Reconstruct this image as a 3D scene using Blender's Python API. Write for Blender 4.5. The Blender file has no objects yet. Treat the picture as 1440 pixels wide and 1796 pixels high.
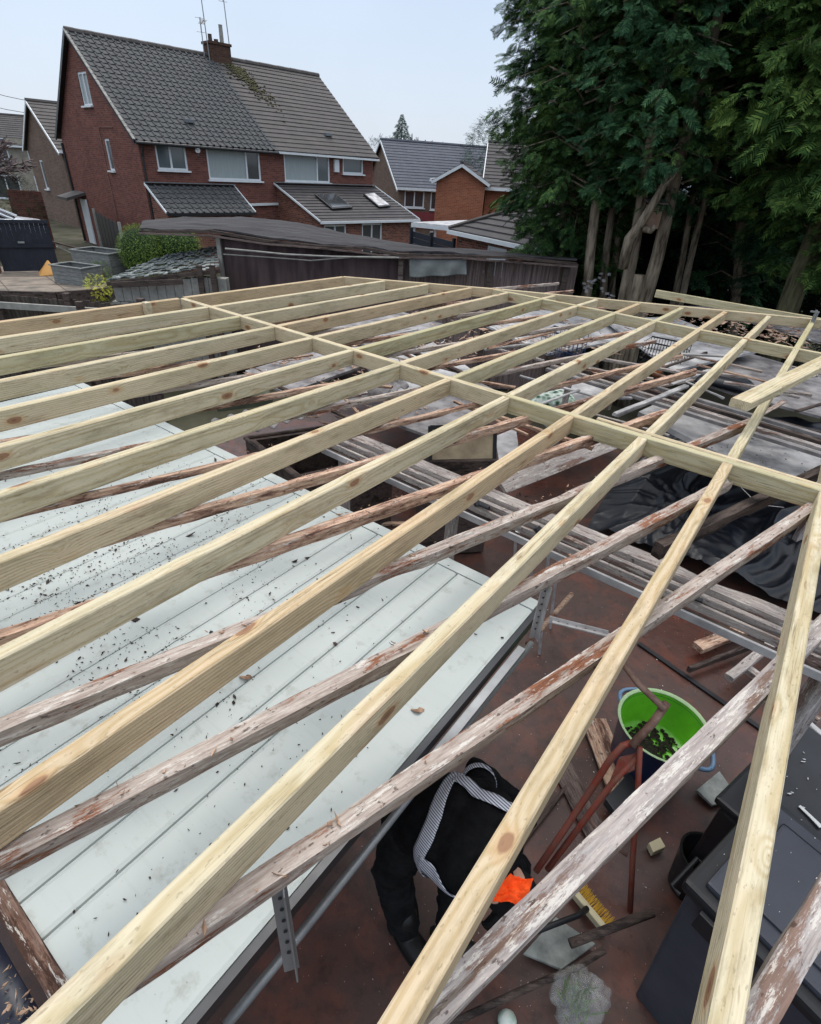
import bpy, bmesh, math, random
import numpy as np
from mathutils import Vector, Matrix, noise
from mathutils.bvhtree import BVHTree
R = math.radians
rnd = random.Random(7)
S = bpy.context.scene
COL = S.collection

# ------------------------------------------------------------------ camera
F = 956.03                                   # focal length in photo pixels (1440 wide)
CAMZ = 3.0
RT = Vector((0.99806283, 0.03320009, 0.05261503)).normalized()
DN = Vector((0.06221405, -0.53260926, -0.84407155)).normalized()
FW = RT.cross(DN).normalized()
DN = FW.cross(RT).normalized()
cd = bpy.data.cameras.new('camera')
cam = bpy.data.objects.new('camera', cd); COL.objects.link(cam); S.camera = cam
cd.sensor_fit = 'HORIZONTAL'; cd.sensor_width = 36; cd.lens = F / 1440 * 36
cd.clip_start = .05; cd.clip_end = 2000
cam.matrix_world = Matrix(((RT.x, -DN.x, -FW.x, 0), (RT.y, -DN.y, -FW.y, 0), (RT.z, -DN.z, -FW.z, CAMZ), (0, 0, 0, 1)))

# ------------------------------------------------------------------ sky, sun, exposure
SUN_EL, SUN_AZ = 62, 345                     # high sun behind cloud
w = bpy.data.worlds.new('World'); S.world = w; w.use_nodes = True
nt = w.node_tree; nt.nodes.clear()
sky = nt.nodes.new('ShaderNodeTexSky'); sky.sky_type = 'NISHITA'; sky.sun_disc = False
sky.sun_elevation = R(SUN_EL); sky.sun_rotation = R(SUN_AZ); sky.air_density = 1.0; sky.dust_density = 2.5
cl = nt.nodes.new('ShaderNodeMix'); cl.data_type = 'RGBA'          # cloud sheet veiling the blue
cl.inputs[0].default_value = .82
nt.links.new(sky.outputs[0], cl.inputs[6])
tcw = nt.nodes.new('ShaderNodeTexCoord'); spw = nt.nodes.new('ShaderNodeSeparateXYZ'); nt.links.new(tcw.outputs['Generated'], spw.inputs[0])
crw = nt.nodes.new('ShaderNodeValToRGB'); nt.links.new(spw.outputs[2], crw.inputs[0])        # overcast: zenith brighter than horizon
crw.color_ramp.elements[0].position = .0; crw.color_ramp.elements[0].color = (.74, .82, .93, 1)
crw.color_ramp.elements[1].position = .95; crw.color_ramp.elements[1].color = (1, 1, 1, 1)
_e = crw.color_ramp.elements.new(.3); _e.color = (.585, .735, .95, 1)
sw = nt.nodes.new('ShaderNodeMapRange'); nt.links.new(spw.outputs[2], sw.inputs[0]); sw.inputs[1].default_value = .3; sw.inputs[2].default_value = 1; sw.inputs[3].default_value = 9.6; sw.inputs[4].default_value = 24
nzw = nt.nodes.new('ShaderNodeTexNoise'); nzw.inputs['Scale'].default_value = 2.2; nzw.inputs['Detail'].default_value = 5; nt.links.new(tcw.outputs['Generated'], nzw.inputs['Vector'])
nmw = nt.nodes.new('ShaderNodeMapRange'); nt.links.new(nzw.outputs['Fac'], nmw.inputs[0]); nmw.inputs[1].default_value = .3; nmw.inputs[2].default_value = .7; nmw.inputs[3].default_value = .94; nmw.inputs[4].default_value = 1.07
mmw = nt.nodes.new('ShaderNodeMath'); mmw.operation = 'MULTIPLY'; nt.links.new(sw.outputs[0], mmw.inputs[0]); nt.links.new(nmw.outputs[0], mmw.inputs[1])
mw = nt.nodes.new('ShaderNodeVectorMath'); mw.operation = 'SCALE'; nt.links.new(crw.outputs[0], mw.inputs[0]); nt.links.new(mmw.outputs[0], mw.inputs['Scale'])
nt.links.new(mw.outputs[0], cl.inputs[7])
bg = nt.nodes.new('ShaderNodeBackground'); bg.inputs[1].default_value = .1
nt.links.new(cl.outputs[2], bg.inputs[0])
wo = nt.nodes.new('ShaderNodeOutputWorld'); nt.links.new(bg.outputs[0], wo.inputs[0])
ld = bpy.data.lights.new('sun', 'SUN'); ld.energy = 1.2; ld.angle = R(18); ld.color = (1, .96, .9)
sun = bpy.data.objects.new('sun', ld); COL.objects.link(sun)
sd = Vector((math.sin(R(SUN_AZ)) * math.cos(R(SUN_EL)), math.cos(R(SUN_AZ)) * math.cos(R(SUN_EL)), math.sin(R(SUN_EL))))
sun.rotation_euler = sd.to_track_quat('Z', 'Y').to_euler(); sun.location = (0, 0, 20)
S.view_settings.view_transform = 'Standard'; S.view_settings.look = 'None'
S.view_settings.exposure = 0.2; S.view_settings.gamma = 1

# ------------------------------------------------------------------ surveying helpers
def ray(x, y): return RT * (x - 720) + DN * (y - 898) + FW * F
def at(x, y, z):
    d = ray(x, y); t = (z - CAMZ) / d.z; return Vector((d.x * t, d.y * t, z))
def atY(x, y, Y):
    d = ray(x, y); t = Y / d.y; return Vector((d.x * t, Y, CAMZ + d.z * t))
OD = Vector((-2.11483215, 4.91985806, 1.94639941))
U = Vector((0.81763983, -0.57563181, -0.01063676)); V = Vector((0.57553414, 0.81770402, -0.01098155)); N = U.cross(V)
def W(u, v, h=0): return OD + U * u + V * v + N * h
UH = Vector((U.x, U.y, 0)).normalized(); VH = Vector((-UH.y, UH.x, 0))
ZU = Vector((0, 0, 1))

# ------------------------------------------------------------------ materials
def srgb(r, g, b):
    f = lambda c: (c / 255 / 12.92) if c / 255 <= .04045 else ((c / 255 + .055) / 1.055) ** 2.4
    return (f(r), f(g), f(b), 1)
class NT:
    def __init__(s, name, rough=.7, spec=.3):
        s.m = bpy.data.materials.new(name); s.m.use_nodes = True; s.t = s.m.node_tree
        s.b = s.t.nodes['Principled BSDF']; s.b.inputs['Roughness'].default_value = rough
        s.b.inputs['Specular IOR Level'].default_value = spec
    def n(s, typ, **k):
        o = s.t.nodes.new('ShaderNode' + typ)
        for a, b in k.items():
            if a.startswith('i'):
                key = a[1:]; o.inputs[int(key) if key.isdigit() else key.replace('_', ' ')].default_value = b
            else: setattr(o, a, b)
        return o
    def l(s, a, b): s.t.links.new(a, b)
    def coord(s, kind='Object', scale=(1, 1, 1), rnd_off=False):
        tc = s.n('TexCoord'); mp = s.n('Mapping'); mp.inputs['Scale'].default_value = scale
        src = tc.outputs[kind]
        if rnd_off:
            oi = s.n('ObjectInfo'); ad = s.n('VectorMath', operation='MULTIPLY_ADD')
            ad.inputs[0].default_value = (37, 11, 23); s.l(oi.outputs['Random'], ad.inputs[1]); s.l(src, ad.inputs[2]); src = ad.outputs[0]
        s.l(src, mp.inputs[0]); return mp.outputs[0]
    def noise(s, vec, scale, detail=4, rough=.55, dist=0):
        o = s.n('TexNoise'); o.inputs['Scale'].default_value = scale; o.inputs['Detail'].default_value = detail
        o.inputs['Roughness'].default_value = rough; o.inputs['Distortion'].default_value = dist
        if vec is not None: s.l(vec, o.inputs['Vector'])
        return o.outputs['Fac']
    def ramp(s, fac, stops):
        o = s.n('ValToRGB'); e = o.color_ramp.elements
        while len(e) < len(stops): e.new(.5)
        for i, (p, c) in enumerate(stops): e[i].position = p; e[i].color = c if len(c) == 4 else (*c, 1)
        s.l(fac, o.inputs[0]); return o.outputs[0]
    def mix(s, fac, a, b, mode='MIX'):
        o = s.n('Mix', data_type='RGBA', blend_type=mode)
        for v_, i in ((fac, 0), (a, 6), (b, 7)):
            if hasattr(v_, 'links'): s.l(v_, o.inputs[i])
            else: o.inputs[i].default_value = v_
        return o.outputs[2]
    def math(s, op, a, b=0, c=0, clamp=False):
        o = s.n('Math', operation=op, use_clamp=clamp)
        for i, v_ in enumerate((a, b, c)):
            if hasattr(v_, 'links'): s.l(v_, o.inputs[i])
            else: o.inputs[i].default_value = v_
        return o.outputs[0]
    def mr(s, v_, a, b, c=0, d=1):
        o = s.n('MapRange'); s.l(v_, o.inputs[0])
        for i, q in enumerate((a, b, c, d)): o.inputs[1 + i].default_value = q
        return o.outputs[0]
    def bump(s, h, st=.3, dist=.01):
        o = s.n('Bump'); o.inputs['Strength'].default_value = st; o.inputs['Distance'].default_value = dist
        s.l(h, o.inputs['Height']); s.l(o.outputs[0], s.b.inputs['Normal'])
    def base(s, c):
        if hasattr(c, 'links'): s.l(c, s.b.inputs['Base Color'])
        else: s.b.inputs['Base Color'].default_value = c
    def rough(s, c): s.l(c, s.b.inputs['Roughness'])
def K(a, b, f): return tuple(a[i] * (1 - f) + b[i] * f for i in range(3)) + (1,)
WHITE = (1, 1, 1, 1); BLACK = (0, 0, 0, 1)

def m_newwood():
    s = NT('treated_timber', .78, .2)
    co = s.coord('Object', rnd_off=False)
    oi = s.n('ObjectInfo'); rn = oi.outputs['Random']
    off = s.n('VectorMath', operation='MULTIPLY_ADD'); off.inputs[0].default_value = (41, .9, .7)
    s.l(rn, off.inputs[1]); s.l(co, off.inputs[2]); p = off.outputs[0]
    def mp(sc, v_=p):
        m = s.n('Mapping'); m.inputs['Scale'].default_value = sc; s.l(v_, m.inputs[0]); return m.outputs[0]
    vo = s.n('TexVoronoi', feature='F1'); vo.inputs['Scale'].default_value = 1; s.l(mp((4.2, 8.5, 8.5)), vo.inputs['Vector'])
    kd = s.math('ADD', vo.outputs['Distance'], s.math('MULTIPLY', s.math('SUBTRACT', s.noise(mp((14, 30, 30)), 1, 2), .5), .09))
    kb = s.math('EXPONENT', s.math('MULTIPLY', kd, -7.5))
    wob = s.noise(mp((1.3, 6, 6)), 1.0, 2, .5)
    sep = s.n('SeparateXYZ'); s.l(co, sep.inputs[0])
    yc = s.math('MULTIPLY', s.math('ADD', sep.outputs[1], s.math('MULTIPLY', s.math('SUBTRACT', rn, .5), .16)), 1.0)
    zc = s.math('ADD', sep.outputs[2], s.math('ADD', .02, s.math('MULTIPLY', rn, .12)))
    rr = s.math('SQRT', s.math('ADD', s.math('MULTIPLY', yc, yc), s.math('MULTIPLY', zc, zc)))
    ph = s.math('ADD', s.math('MULTIPLY', rr, 620), s.math('ADD', s.math('MULTIPLY', wob, 15), s.math('MULTIPLY', kb, 30)))
    ring = s.math('ADD', s.math('MULTIPLY', s.math('SINE', ph), .5), .5)
    ring = s.math('POWER', ring, 1.6)
    fine = s.noise(mp((6, 260, 260)), 1, 3, .6)
    blot = s.noise(mp((2.3, 11, 11)), 1.0, 6, .7)
    c = s.ramp(blot, [(.28, srgb(158, 150, 124)), (.45, srgb(190, 180, 154)), (.58, srgb(198, 186, 160)), (.75, srgb(178, 152, 126))])
    dark = s.mix(1.0, c, srgb(216, 202, 168), 'MULTIPLY')
    amt = s.math('MULTIPLY', s.noise(mp((1.1, 5, 5)), 1, 2), 1.05, clamp=True)
    c = s.mix(s.math('MULTIPLY', ring, amt), c, dark)
    c = s.mix(s.math('MULTIPLY', s.mr(fine, .45, .75), .28), c, srgb(150, 132, 88))
    # some boards pinker, some greener
    c = s.mix(s.mr(rn, .74, .95, 0, .4), c, s.mix(1.0, c, srgb(240, 205, 180), 'MULTIPLY'))
    c = s.mix(s.mr(rn, .35, .05, 0, .6), c, s.mix(1.0, c, srgb(214, 222, 198), 'MULTIPLY'))
    k1 = s.mr(kd, .26, .16); k2 = s.mr(kd, .085, .04)
    gate = s.math('GREATER_THAN', vo.outputs['Color'], .5)
    c = s.mix(s.math('MULTIPLY', k1, s.math('MULTIPLY', gate, .5)), c, srgb(176, 140, 98))
    c = s.mix(s.math('MULTIPLY', s.mr(kd, .155, .13), gate), c, srgb(142, 108, 82))
    c = s.mix(s.math('MULTIPLY', k2, s.math('MULTIPLY', gate, .6)), c, srgb(104, 74, 56))
    spk = s.noise(mp((60, 140, 140)), 1, 2, .6); c = s.mix(s.mr(spk, .62, .7, 0, .4), c, srgb(110, 96, 70))
    sp_ = s.noise(mp((1.6, 75, 75)), 1, 2, .5); spm = s.noise(mp((1.1, 14, 14)), 1, 3, .6)
    ln = s.math('SUBTRACT', 1, s.math('MULTIPLY', s.math('ABSOLUTE', s.math('SUBTRACT', sp_, .5)), 40), 0, True)
    c = s.mix(s.math('MULTIPLY', ln, s.mr(spm, .5, .6, 0, .7)), c, srgb(84, 70, 50))
    dt = s.noise(mp((3.4, 16, 16)), 1, 6, .75); c = s.mix(s.mr(dt, .52, .72, 0, .65), c, srgb(120, 104, 80))
    fl = s.noise(mp((9, 60, 60)), 1, 2, .5)
    c = s.mix(s.mr(fl, .70, .76, 0, .55), c, srgb(110, 88, 55))
    s.base(c); s.bump(s.math('ADD', fine, s.math('ADD', s.math('MULTIPLY', ring, .4), s.math('MULTIPLY', dt, .8))), .45, .003)
    return s.m
def m_oldwood(name, a, b, c_, paint=.0, seed=0):
    s = NT(name, .85, .2)
    co = s.coord('Object', rnd_off=True)
    def mp(sc):
        m = s.n('Mapping'); m.inputs['Scale'].default_value = sc; m.inputs['Location'].default_value = (seed, seed, 0); s.l(co, m.inputs[0]); return m.outputs[0]
    n1 = s.noise(mp((1.6, 9, 9)), 1, 8, .78); n2 = s.noise(mp((7, 130, 130)), 1, 4, .65); n3 = s.noise(mp((30, 60, 60)), 1, 3, .6)
    col = s.ramp(n1, [(.42, a), (.46, b), (.54, c_), (.60, b), (.64, a)])
    col = s.mix(s.mr(n2, .42, .7, 0, .55), col, K(a, (0, 0, 0, 1), .55))
    col = s.mix(s.mr(n3, .62, .68, 0, .75), col, srgb(58, 42, 36))
    if paint:
        n4 = s.noise(mp((9, 55, 55)), 1, 6, .8)
        col = s.mix(s.mr(n4, .60 - paint * .15, .64 - paint * .15, 0, .85), col, srgb(196, 190, 182))
    s.base(col); s.bump(s.math('ADD', n2, n3), .6, .004); return s.m
def m_plain(name, c, rough=.6, spec=.3, metal=0, var=.25, vs=6, bump=0, kind='Object', scale=(1, 1, 1), c2=None):
    s = NT(name, rough, spec); s.b.inputs['Metallic'].default_value = metal
    co = s.coord(kind, scale, rnd_off=(kind == 'Object'))
    n1 = s.noise(co, vs, 5, .6)
    c2 = c2 or K(c, (0, 0, 0, 1), .45)
    s.base(s.mix(s.mr(n1, .35, .7, 0, var * 2 if var < .5 else 1), c, c2))
    s.rough(s.mr(n1, .3, .7, rough * .85, min(1, rough * 1.15)))
    if bump: s.bump(s.noise(co, vs * 6, 4, .6), bump, .01)
    return s.m
def m_brick(name, a, b, mort, row=.075, wid=.225):
    s = NT(name, .9, .15); uv = s.coord('UV')
    br = s.n('TexBrick'); s.l(uv, br.inputs['Vector']); br.offset = .5
    for k_, v_ in (('Scale', 1), ('Brick Width', wid), ('Row Height', row), ('Mortar Size', .007), ('Mortar Smooth', .3), ('Bias', 0)): br.inputs[k_].default_value = v_
    br.inputs['Color1'].default_value = a; br.inputs['Color2'].default_value = b; br.inputs['Mortar'].default_value = mort
    n1 = s.noise(uv, .8, 5, .6); n2 = s.noise(uv, 9, 3, .6)
    c = s.mix(s.mr(n1, .4, .75, 0, .4), br.outputs['Color'], K(a, (0, 0, 0, 1), .6))
    c = s.mix(s.mr(n2, .5, .8, 0, .35), c, K(b, (0, 0, 0, 1), .6)); s.base(c)
    s.bump(s.math('SUBTRACT', 1, br.outputs['Fac']), .6, .012); return s.m
def m_tile(name, a, b, c_, moss=0, wid=.3, row=.3):
    s = NT(name, .75, .3); uv = s.coord('UV')
    br = s.n('TexBrick'); s.l(uv, br.inputs['Vector']); br.offset = .5
    for k_, v_ in (('Scale', 1), ('Brick Width', wid), ('Row Height', row), ('Mortar Size', .004), ('Bias', 0)): br.inputs[k_].default_value = v_
    br.inputs['Color1'].default_value = a; br.inputs['Color2'].default_value = b; br.inputs['Mortar'].default_value = K(a, (0, 0, 0, 1), .5)
    n1 = s.noise(uv, 1.1, 5, .65); n2 = s.noise(uv, 22, 4, .7)
    c = s.mix(s.mr(n1, .4, .68, 0, .6), br.outputs['Color'], c_)
    c = s.mix(s.mr(n2, .5, .8, 0, .5), c, K(c_, (0, 0, 0, 1), .5))
    if moss: c = s.mix(s.mr(s.noise(uv, 5, 6, .75), .66 - moss * .1, .72 - moss * .1, 0, .85), c, srgb(96, 98, 62))
    s.base(c); s.bump(n2, .3, .01); return s.m
def m_leaf(name, dark, mid, tip, rough=.75):
    s = NT(name, rough, .12); g = s.n('NewGeometry'); co = s.coord('Object')
    n1 = s.noise(co, .9, 3, .6)
    f = s.math('ADD', s.math('MULTIPLY', g.outputs['Random Per Island'], .5), s.math('MULTIPLY', s.mr(n1, .3, .7), .55))
    s.base(s.ramp(f, [(.05, dark), (.5, mid), (1, tip)])); s.b.inputs['Subsurface Weight'].default_value = 0
    return s.m
def m_glass(name, c=(.03, .035, .04, 1), rough=.06):
    s = NT(name, rough, .8); co = s.coord('Object', rnd_off=True)
    s.base(s.mix(s.noise(co, 1.2, 3), c, K(c, (1, 1, 1, 1), .06))); return s.m
def m_panel():
    s = NT('white_door_panel', .6, .3); co = s.coord('Object')
    n1 = s.noise(co, 3, 5, .6); n2 = s.noise(co, 120, 3, .6); n3 = s.noise(co, 11, 6, .7)
    m = s.n('Mapping'); m.inputs['Scale'].default_value = (3, 40, 1); s.l(co, m.inputs[0])
    st = s.noise(m.outputs[0], 1, 4, .6)
    c = s.mix(s.mr(n1, .3, .75, 0, .35), srgb(180, 186, 183), srgb(164, 171, 168))
    c = s.mix(s.mr(st, .55, .8, 0, .22), c, srgb(140, 146, 142))
    c = s.mix(s.mr(n3, .56, .72, 0, .55), c, srgb(128, 128, 116))
    c = s.mix(s.mr(n2, .70, .74, 0, .6), c, srgb(95, 90, 80)); s.base(c)
    s.rough(s.mr(n1, .3, .7, .5, .7)); return s.m
def m_floor():
    s = NT('red_painted_concrete', .5, .4); co = s.coord('Object')
    n1 = s.noise(co, 1.1, 6, .6); n2 = s.noise(co, 14, 6, .7); n3 = s.noise(co, 90, 3, .6); n4 = s.noise(co, 3.3, 5, .65)
    c = s.mix(s.mr(n1, .35, .65), srgb(80, 55, 49), srgb(66, 52, 47))
    c = s.mix(s.mr(n4, .48, .62, 0, .8), c, srgb(98, 58, 47))
    c = s.mix(s.mr(n2, .5, .75, 0, .7), c, srgb(38, 32, 31))
    c = s.mix(s.mr(n3, .69, .73, 0, .8), c, srgb(172, 164, 154)); s.base(c)
    s.rough(s.mr(n1, .35, .65, .22, .75)); s.bump(n2, .25, .01); return s.m
def m_stripe():
    s = NT('reflective_tape', .45, .4); uv = s.coord('Object')
    wv = s.n('TexWave', wave_type='BANDS', bands_direction='DIAGONAL'); s.l(uv, wv.inputs[0]); wv.inputs['Scale'].default_value = 48
    s.base(s.ramp(wv.outputs['Fac'], [(.38, srgb(84, 88, 100)), (.55, srgb(196, 198, 208))])); return s.m

MT = {}
MT['new'] = m_newwood()
MT['old'] = m_oldwood('weathered_timber', srgb(128, 84, 62), srgb(156, 144, 135), srgb(178, 166, 156), .25)
MT['oldp'] = m_oldwood('splintered_timber', srgb(92, 68, 58), srgb(156, 122, 104), srgb(204, 174, 150), .12, 3)
MT['oldg'] = m_oldwood('grey_painted_timber', srgb(126, 104, 94), srgb(158, 152, 150), srgb(172, 162, 156), .35, 5)
MT['dkwood'] = m_oldwood('dark_damp_wood', srgb(44, 38, 36), srgb(72, 62, 58), srgb(92, 80, 74), 0, 8)
MT['brwood'] = m_oldwood('brown_fence_wood', srgb(64, 54, 52), srgb(98, 84, 80), srgb(122, 108, 102), 0, 2)
MT['edge'] = m_oldwood('mouldy_edge', srgb(70, 50, 42), srgb(110, 84, 72), srgb(140, 116, 104), .1, 4)
MT['panel'] = m_panel(); MT['floor'] = m_floor(); MT['tape'] = m_stripe()
MT['brick'] = m_brick('red_brown_brick', srgb(124, 78, 68), srgb(96, 60, 54), srgb(118, 102, 94))
MT['brick2'] = m_brick('buff_brown_brick', srgb(118, 98, 86), srgb(98, 80, 70), srgb(122, 112, 102))
MT['brick3'] = m_brick('orange_brick', srgb(156, 96, 72), srgb(136, 80, 60), srgb(148, 122, 104))
MT['brick4'] = m_brick('mottled_brick', srgb(134, 86, 72), srgb(84, 56, 50), srgb(140, 122, 110))
MT['tile1'] = m_tile('dark_grey_pantile', srgb(56, 58, 61), srgb(68, 70, 72), srgb(80, 80, 79))
MT['tile2'] = m_tile('brown_roof_tile', srgb(74, 70, 69), srgb(84, 79, 77), srgb(70, 67, 65), .2)
MT['tile3'] = m_tile('slate_blue_tile', srgb(74, 78, 88), srgb(84, 88, 98), srgb(70, 72, 80))
MT['tile4'] = m_tile('charcoal_tile', srgb(58, 56, 58), srgb(72, 68, 68), srgb(64, 60, 60))
MT['moss'] = m_plain('roof_moss', srgb(92, 88, 66), .95, .1, 0, .6, 20, .6, c2=srgb(60, 62, 38))
MT['upvc'] = m_plain('white_upvc', srgb(206, 210, 213), .4, .4, 0, .12, 3)
MT['glass'] = m_glass('window_glass', srgb(70, 80, 84)); MT['glassd'] = m_glass('dark_window_glass', srgb(34, 38, 42))
MT['curtain'] = m_plain('window_blind', srgb(150, 158, 158), .35, .6, 0, .3, 5, kind='Object', scale=(14, 14, .4), c2=srgb(112, 122, 124))
MT['lead'] = m_plain('lead_flashing', srgb(112, 116, 120), .55, .4, .2, .3, 8)
MT['gutter'] = m_plain('black_gutter', srgb(34, 34, 36), .4, .4, 0, .1)
MT['render'] = m_plain('old_render', srgb(150, 144, 132), .9, .1, 0, .4, 3)
MT['maroon'] = m_plain('maroon_render', srgb(122, 60, 64), .8, .2, 0, .2, 3)
MT['felt'] = m_plain('weathered_roof_felt', srgb(70, 68, 69), .9, .2, 0, .6, 2.2, .8, c2=srgb(38, 35, 36), scale=(.4, 3, 1))
MT['shedwall'] = m_plain('stained_shed_wall', srgb(88, 74, 74), .85, .2, 0, .6, 1.6, .3, c2=srgb(58, 47, 48), scale=(4, 4, .5))
MT['slate'] = m_plain('lichen_stone_slate', srgb(158, 162, 158), .85, .2, 0, .6, 7, .6, c2=srgb(96, 100, 98))
MT['paling'] = m_plain('weathered_palings', srgb(136, 120, 116), .9, .15, 0, .8, 2.5, .4, scale=(10, 10, .5), c2=srgb(74, 64, 62))
MT['paling_dk'] = m_plain('dark_palings', srgb(84, 76, 70), .9, .15, 0, .8, 2.5, .4, scale=(10, 10, .5), c2=srgb(44, 40, 38))
MT['fence_dk'] = m_plain('charcoal_fence_paint', srgb(40, 43, 52), .7, .25, 0, .25, 3, .2)
MT['concrete'] = m_plain('grey_concrete', srgb(150, 148, 142), .85, .2, 0, .4, 6, .4)
MT['planter'] = m_plain('grey_planter_boards', srgb(126, 128, 126), .8, .2, 0, .4, 5, .2, scale=(1, 1, 6), c2=srgb(84, 86, 86))
MT['sand'] = m_plain('sandstone_paving', srgb(138, 126, 114), .8, .2, 0, .6, 2, .3, c2=srgb(92, 88, 82))
MT['orange_board'] = m_plain('faded_orange_board', srgb(214, 160, 92), .6, .3, 0, .15, 4)
MT['ground'] = m_plain('damp_soil_ground', srgb(84, 80, 68), .95, .1, 0, .6, .7, .5, c2=srgb(50, 52, 38))
MT['tarp'] = m_plain('blue_black_plastic_sheet', srgb(20, 24, 32), .42, .4, 0, .2, 5, .15)
MT['gtarp'] = m_plain('grey_tarpaulin', srgb(116, 120, 118), .6, .3, 0, .4, 4, .3)
MT['alu'] = m_plain('dull_aluminium', srgb(150, 152, 154), .45, .5, .5, .4, 6)
MT['darkalu'] = m_plain('dark_steel', srgb(52, 54, 58), .4, .5, .3, .3, 6)
MT['wmetal'] = m_plain('chipped_white_metal', srgb(186, 184, 184), .5, .4, .1, .35, 14, c2=srgb(120, 112, 108))
MT['dirtyw'] = m_plain('dirty_white_sheet', srgb(192, 190, 190), .6, .35, 0, .7, 3.2, .15, c2=srgb(104, 104, 106))
MT['dirtyg'] = m_plain('dirty_grey_sheet', srgb(150, 146, 146), .7, .3, 0, .8, 4, .2, c2=srgb(74, 70, 70))
MT['rust'] = m_plain('red_rusty_paint', srgb(128, 50, 36), .6, .35, 0, .7, 18, .2, c2=srgb(112, 78, 66))
MT['rustg'] = m_plain('worn_brown_steel', srgb(138, 112, 100), .6, .35, .1, .6, 18, c2=srgb(96, 64, 52))
MT['green'] = m_plain('lime_green_plastic', srgb(112, 196, 48), .35, .45, 0, .3, 5, c2=srgb(78, 146, 34))
MT['blue'] = m_plain('navy_blue_plastic', srgb(34, 50, 84), .4, .4, 0, .3, 6)
MT['cyan'] = m_plain('pale_blue_handle', srgb(108, 138, 168), .4, .4, 0, .2, 6)
MT['mulch'] = m_plain('wet_dark_debris', srgb(40, 38, 30), .9, .2, 0, .4, 30, c2=srgb(22, 20, 18))
MT['boxgrey'] = m_plain('blue_grey_plastic', srgb(58, 61, 70), .5, .35, 0, .4, 3, .15, c2=srgb(46, 48, 56))
MT['boxblack'] = m_plain('black_plastic', srgb(26, 27, 31), .5, .4, 0, .2, 5)
MT['blackwet'] = m_plain('black_wet_board', srgb(32, 33, 38), .35, .45, 0, .5, 4, c2=srgb(18, 18, 22))
MT['bark'] = m_plain('bark_flakes', srgb(70, 58, 50), .9, .1, 0, .6, 40, c2=srgb(34, 28, 26))
MT['chip'] = m_plain('pale_wood_chips', srgb(186, 156, 132), .9, .15, 0, .8, 30, c2=srgb(104, 76, 62))
MT['pchip'] = m_plain('white_paint_flakes', srgb(214, 214, 212), .6, .3, 0, .1, 30)
MT['black'] = m_plain('black_work_cloth', srgb(20, 20, 22), .92, .1, 0, .5, 24, .3, c2=srgb(11, 11, 12))
MT['trouser'] = m_plain('charcoal_work_trousers', srgb(30, 30, 31), .92, .1, 0, .5, 14, .3, c2=srgb(16, 16, 17))
MT['boot'] = m_plain('black_boot_leather', srgb(24, 23, 23), .5, .35, 0, .3, 12)
MT['skin'] = m_plain('skin', srgb(196, 150, 128), .6, .3, 0, .1, 10)
MT['hivis'] = m_plain('orange_fabric', srgb(255, 92, 30), .7, .2, 0, .3, 20, .5, c2=srgb(225, 62, 22))
MT['trunk'] = m_plain('conifer_bark', srgb(156, 142, 124), .95, .1, 0, .8, 5, .8, scale=(3, 3, .5), c2=srgb(58, 50, 42))
MT['trunk2'] = m_plain('mossy_bark', srgb(98, 94, 70), .95, .1, 0, .8, 5, .8, scale=(3, 3, .5), c2=srgb(52, 48, 38))
MT['twig'] = m_plain('bare_twigs', srgb(110, 98, 98), .9, .1, 0, .3, 8)
MT['twigr'] = m_plain('reddish_twigs', srgb(150, 124, 116), .9, .1, 0, .3, 8)
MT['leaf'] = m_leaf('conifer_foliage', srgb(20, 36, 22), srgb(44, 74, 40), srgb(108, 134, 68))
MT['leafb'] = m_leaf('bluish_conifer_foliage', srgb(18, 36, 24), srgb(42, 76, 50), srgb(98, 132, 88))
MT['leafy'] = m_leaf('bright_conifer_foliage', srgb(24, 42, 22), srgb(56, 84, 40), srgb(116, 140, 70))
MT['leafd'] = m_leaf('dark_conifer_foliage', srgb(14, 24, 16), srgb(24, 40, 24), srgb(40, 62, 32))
MT['hedge'] = m_leaf('clipped_hedge_leaves', srgb(66, 86, 34), srgb(98, 122, 52), srgb(128, 150, 74))
MT['yleaf'] = m_leaf('variegated_leaves', srgb(84, 110, 30), srgb(172, 176, 50), srgb(222, 214, 90))
MT['spruce'] = m_leaf('far_spruce_needles', srgb(34, 50, 44), srgb(50, 70, 60), srgb(72, 92, 78))
MT['yellow'] = m_plain('yellow_bristles', srgb(214, 168, 52), .7, .2, 0, .3, 30)
MT['cream'] = m_plain('cream_wood', srgb(190, 180, 150), .7, .2, 0, .2, 10)
MT['carwhite'] = m_plain('white_car_paint', srgb(220, 224, 230), .2, .6, 0, .05, 3)
MT['rubber'] = m_plain('black_rubber', srgb(22, 22, 22), .8, .2, 0, .1, 5)

def m_clear():
    s = NT('clear_plastic', .15, .5); s.base((.6, .62, .62, 1)); s.b.inputs['Alpha'].default_value = .2
    co = s.coord('Object'); s.bump(s.noise(co, 12, 3, .5), .5, .02)
    return s.m
MT['clear'] = m_clear()
def m_cushion():
    s = NT('patterned_fabric', .9, .1); co = s.coord('Object')
    vo = s.n('TexVoronoi'); vo.inputs['Scale'].default_value = 16; s.l(co, vo.inputs[0])
    s.base(s.ramp(vo.outputs['Distance'], [(.2, srgb(60, 76, 66)), (.45, srgb(150, 172, 156)), (.7, srgb(206, 214, 206))])); return s.m
MT['cushion'] = m_cushion()

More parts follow.
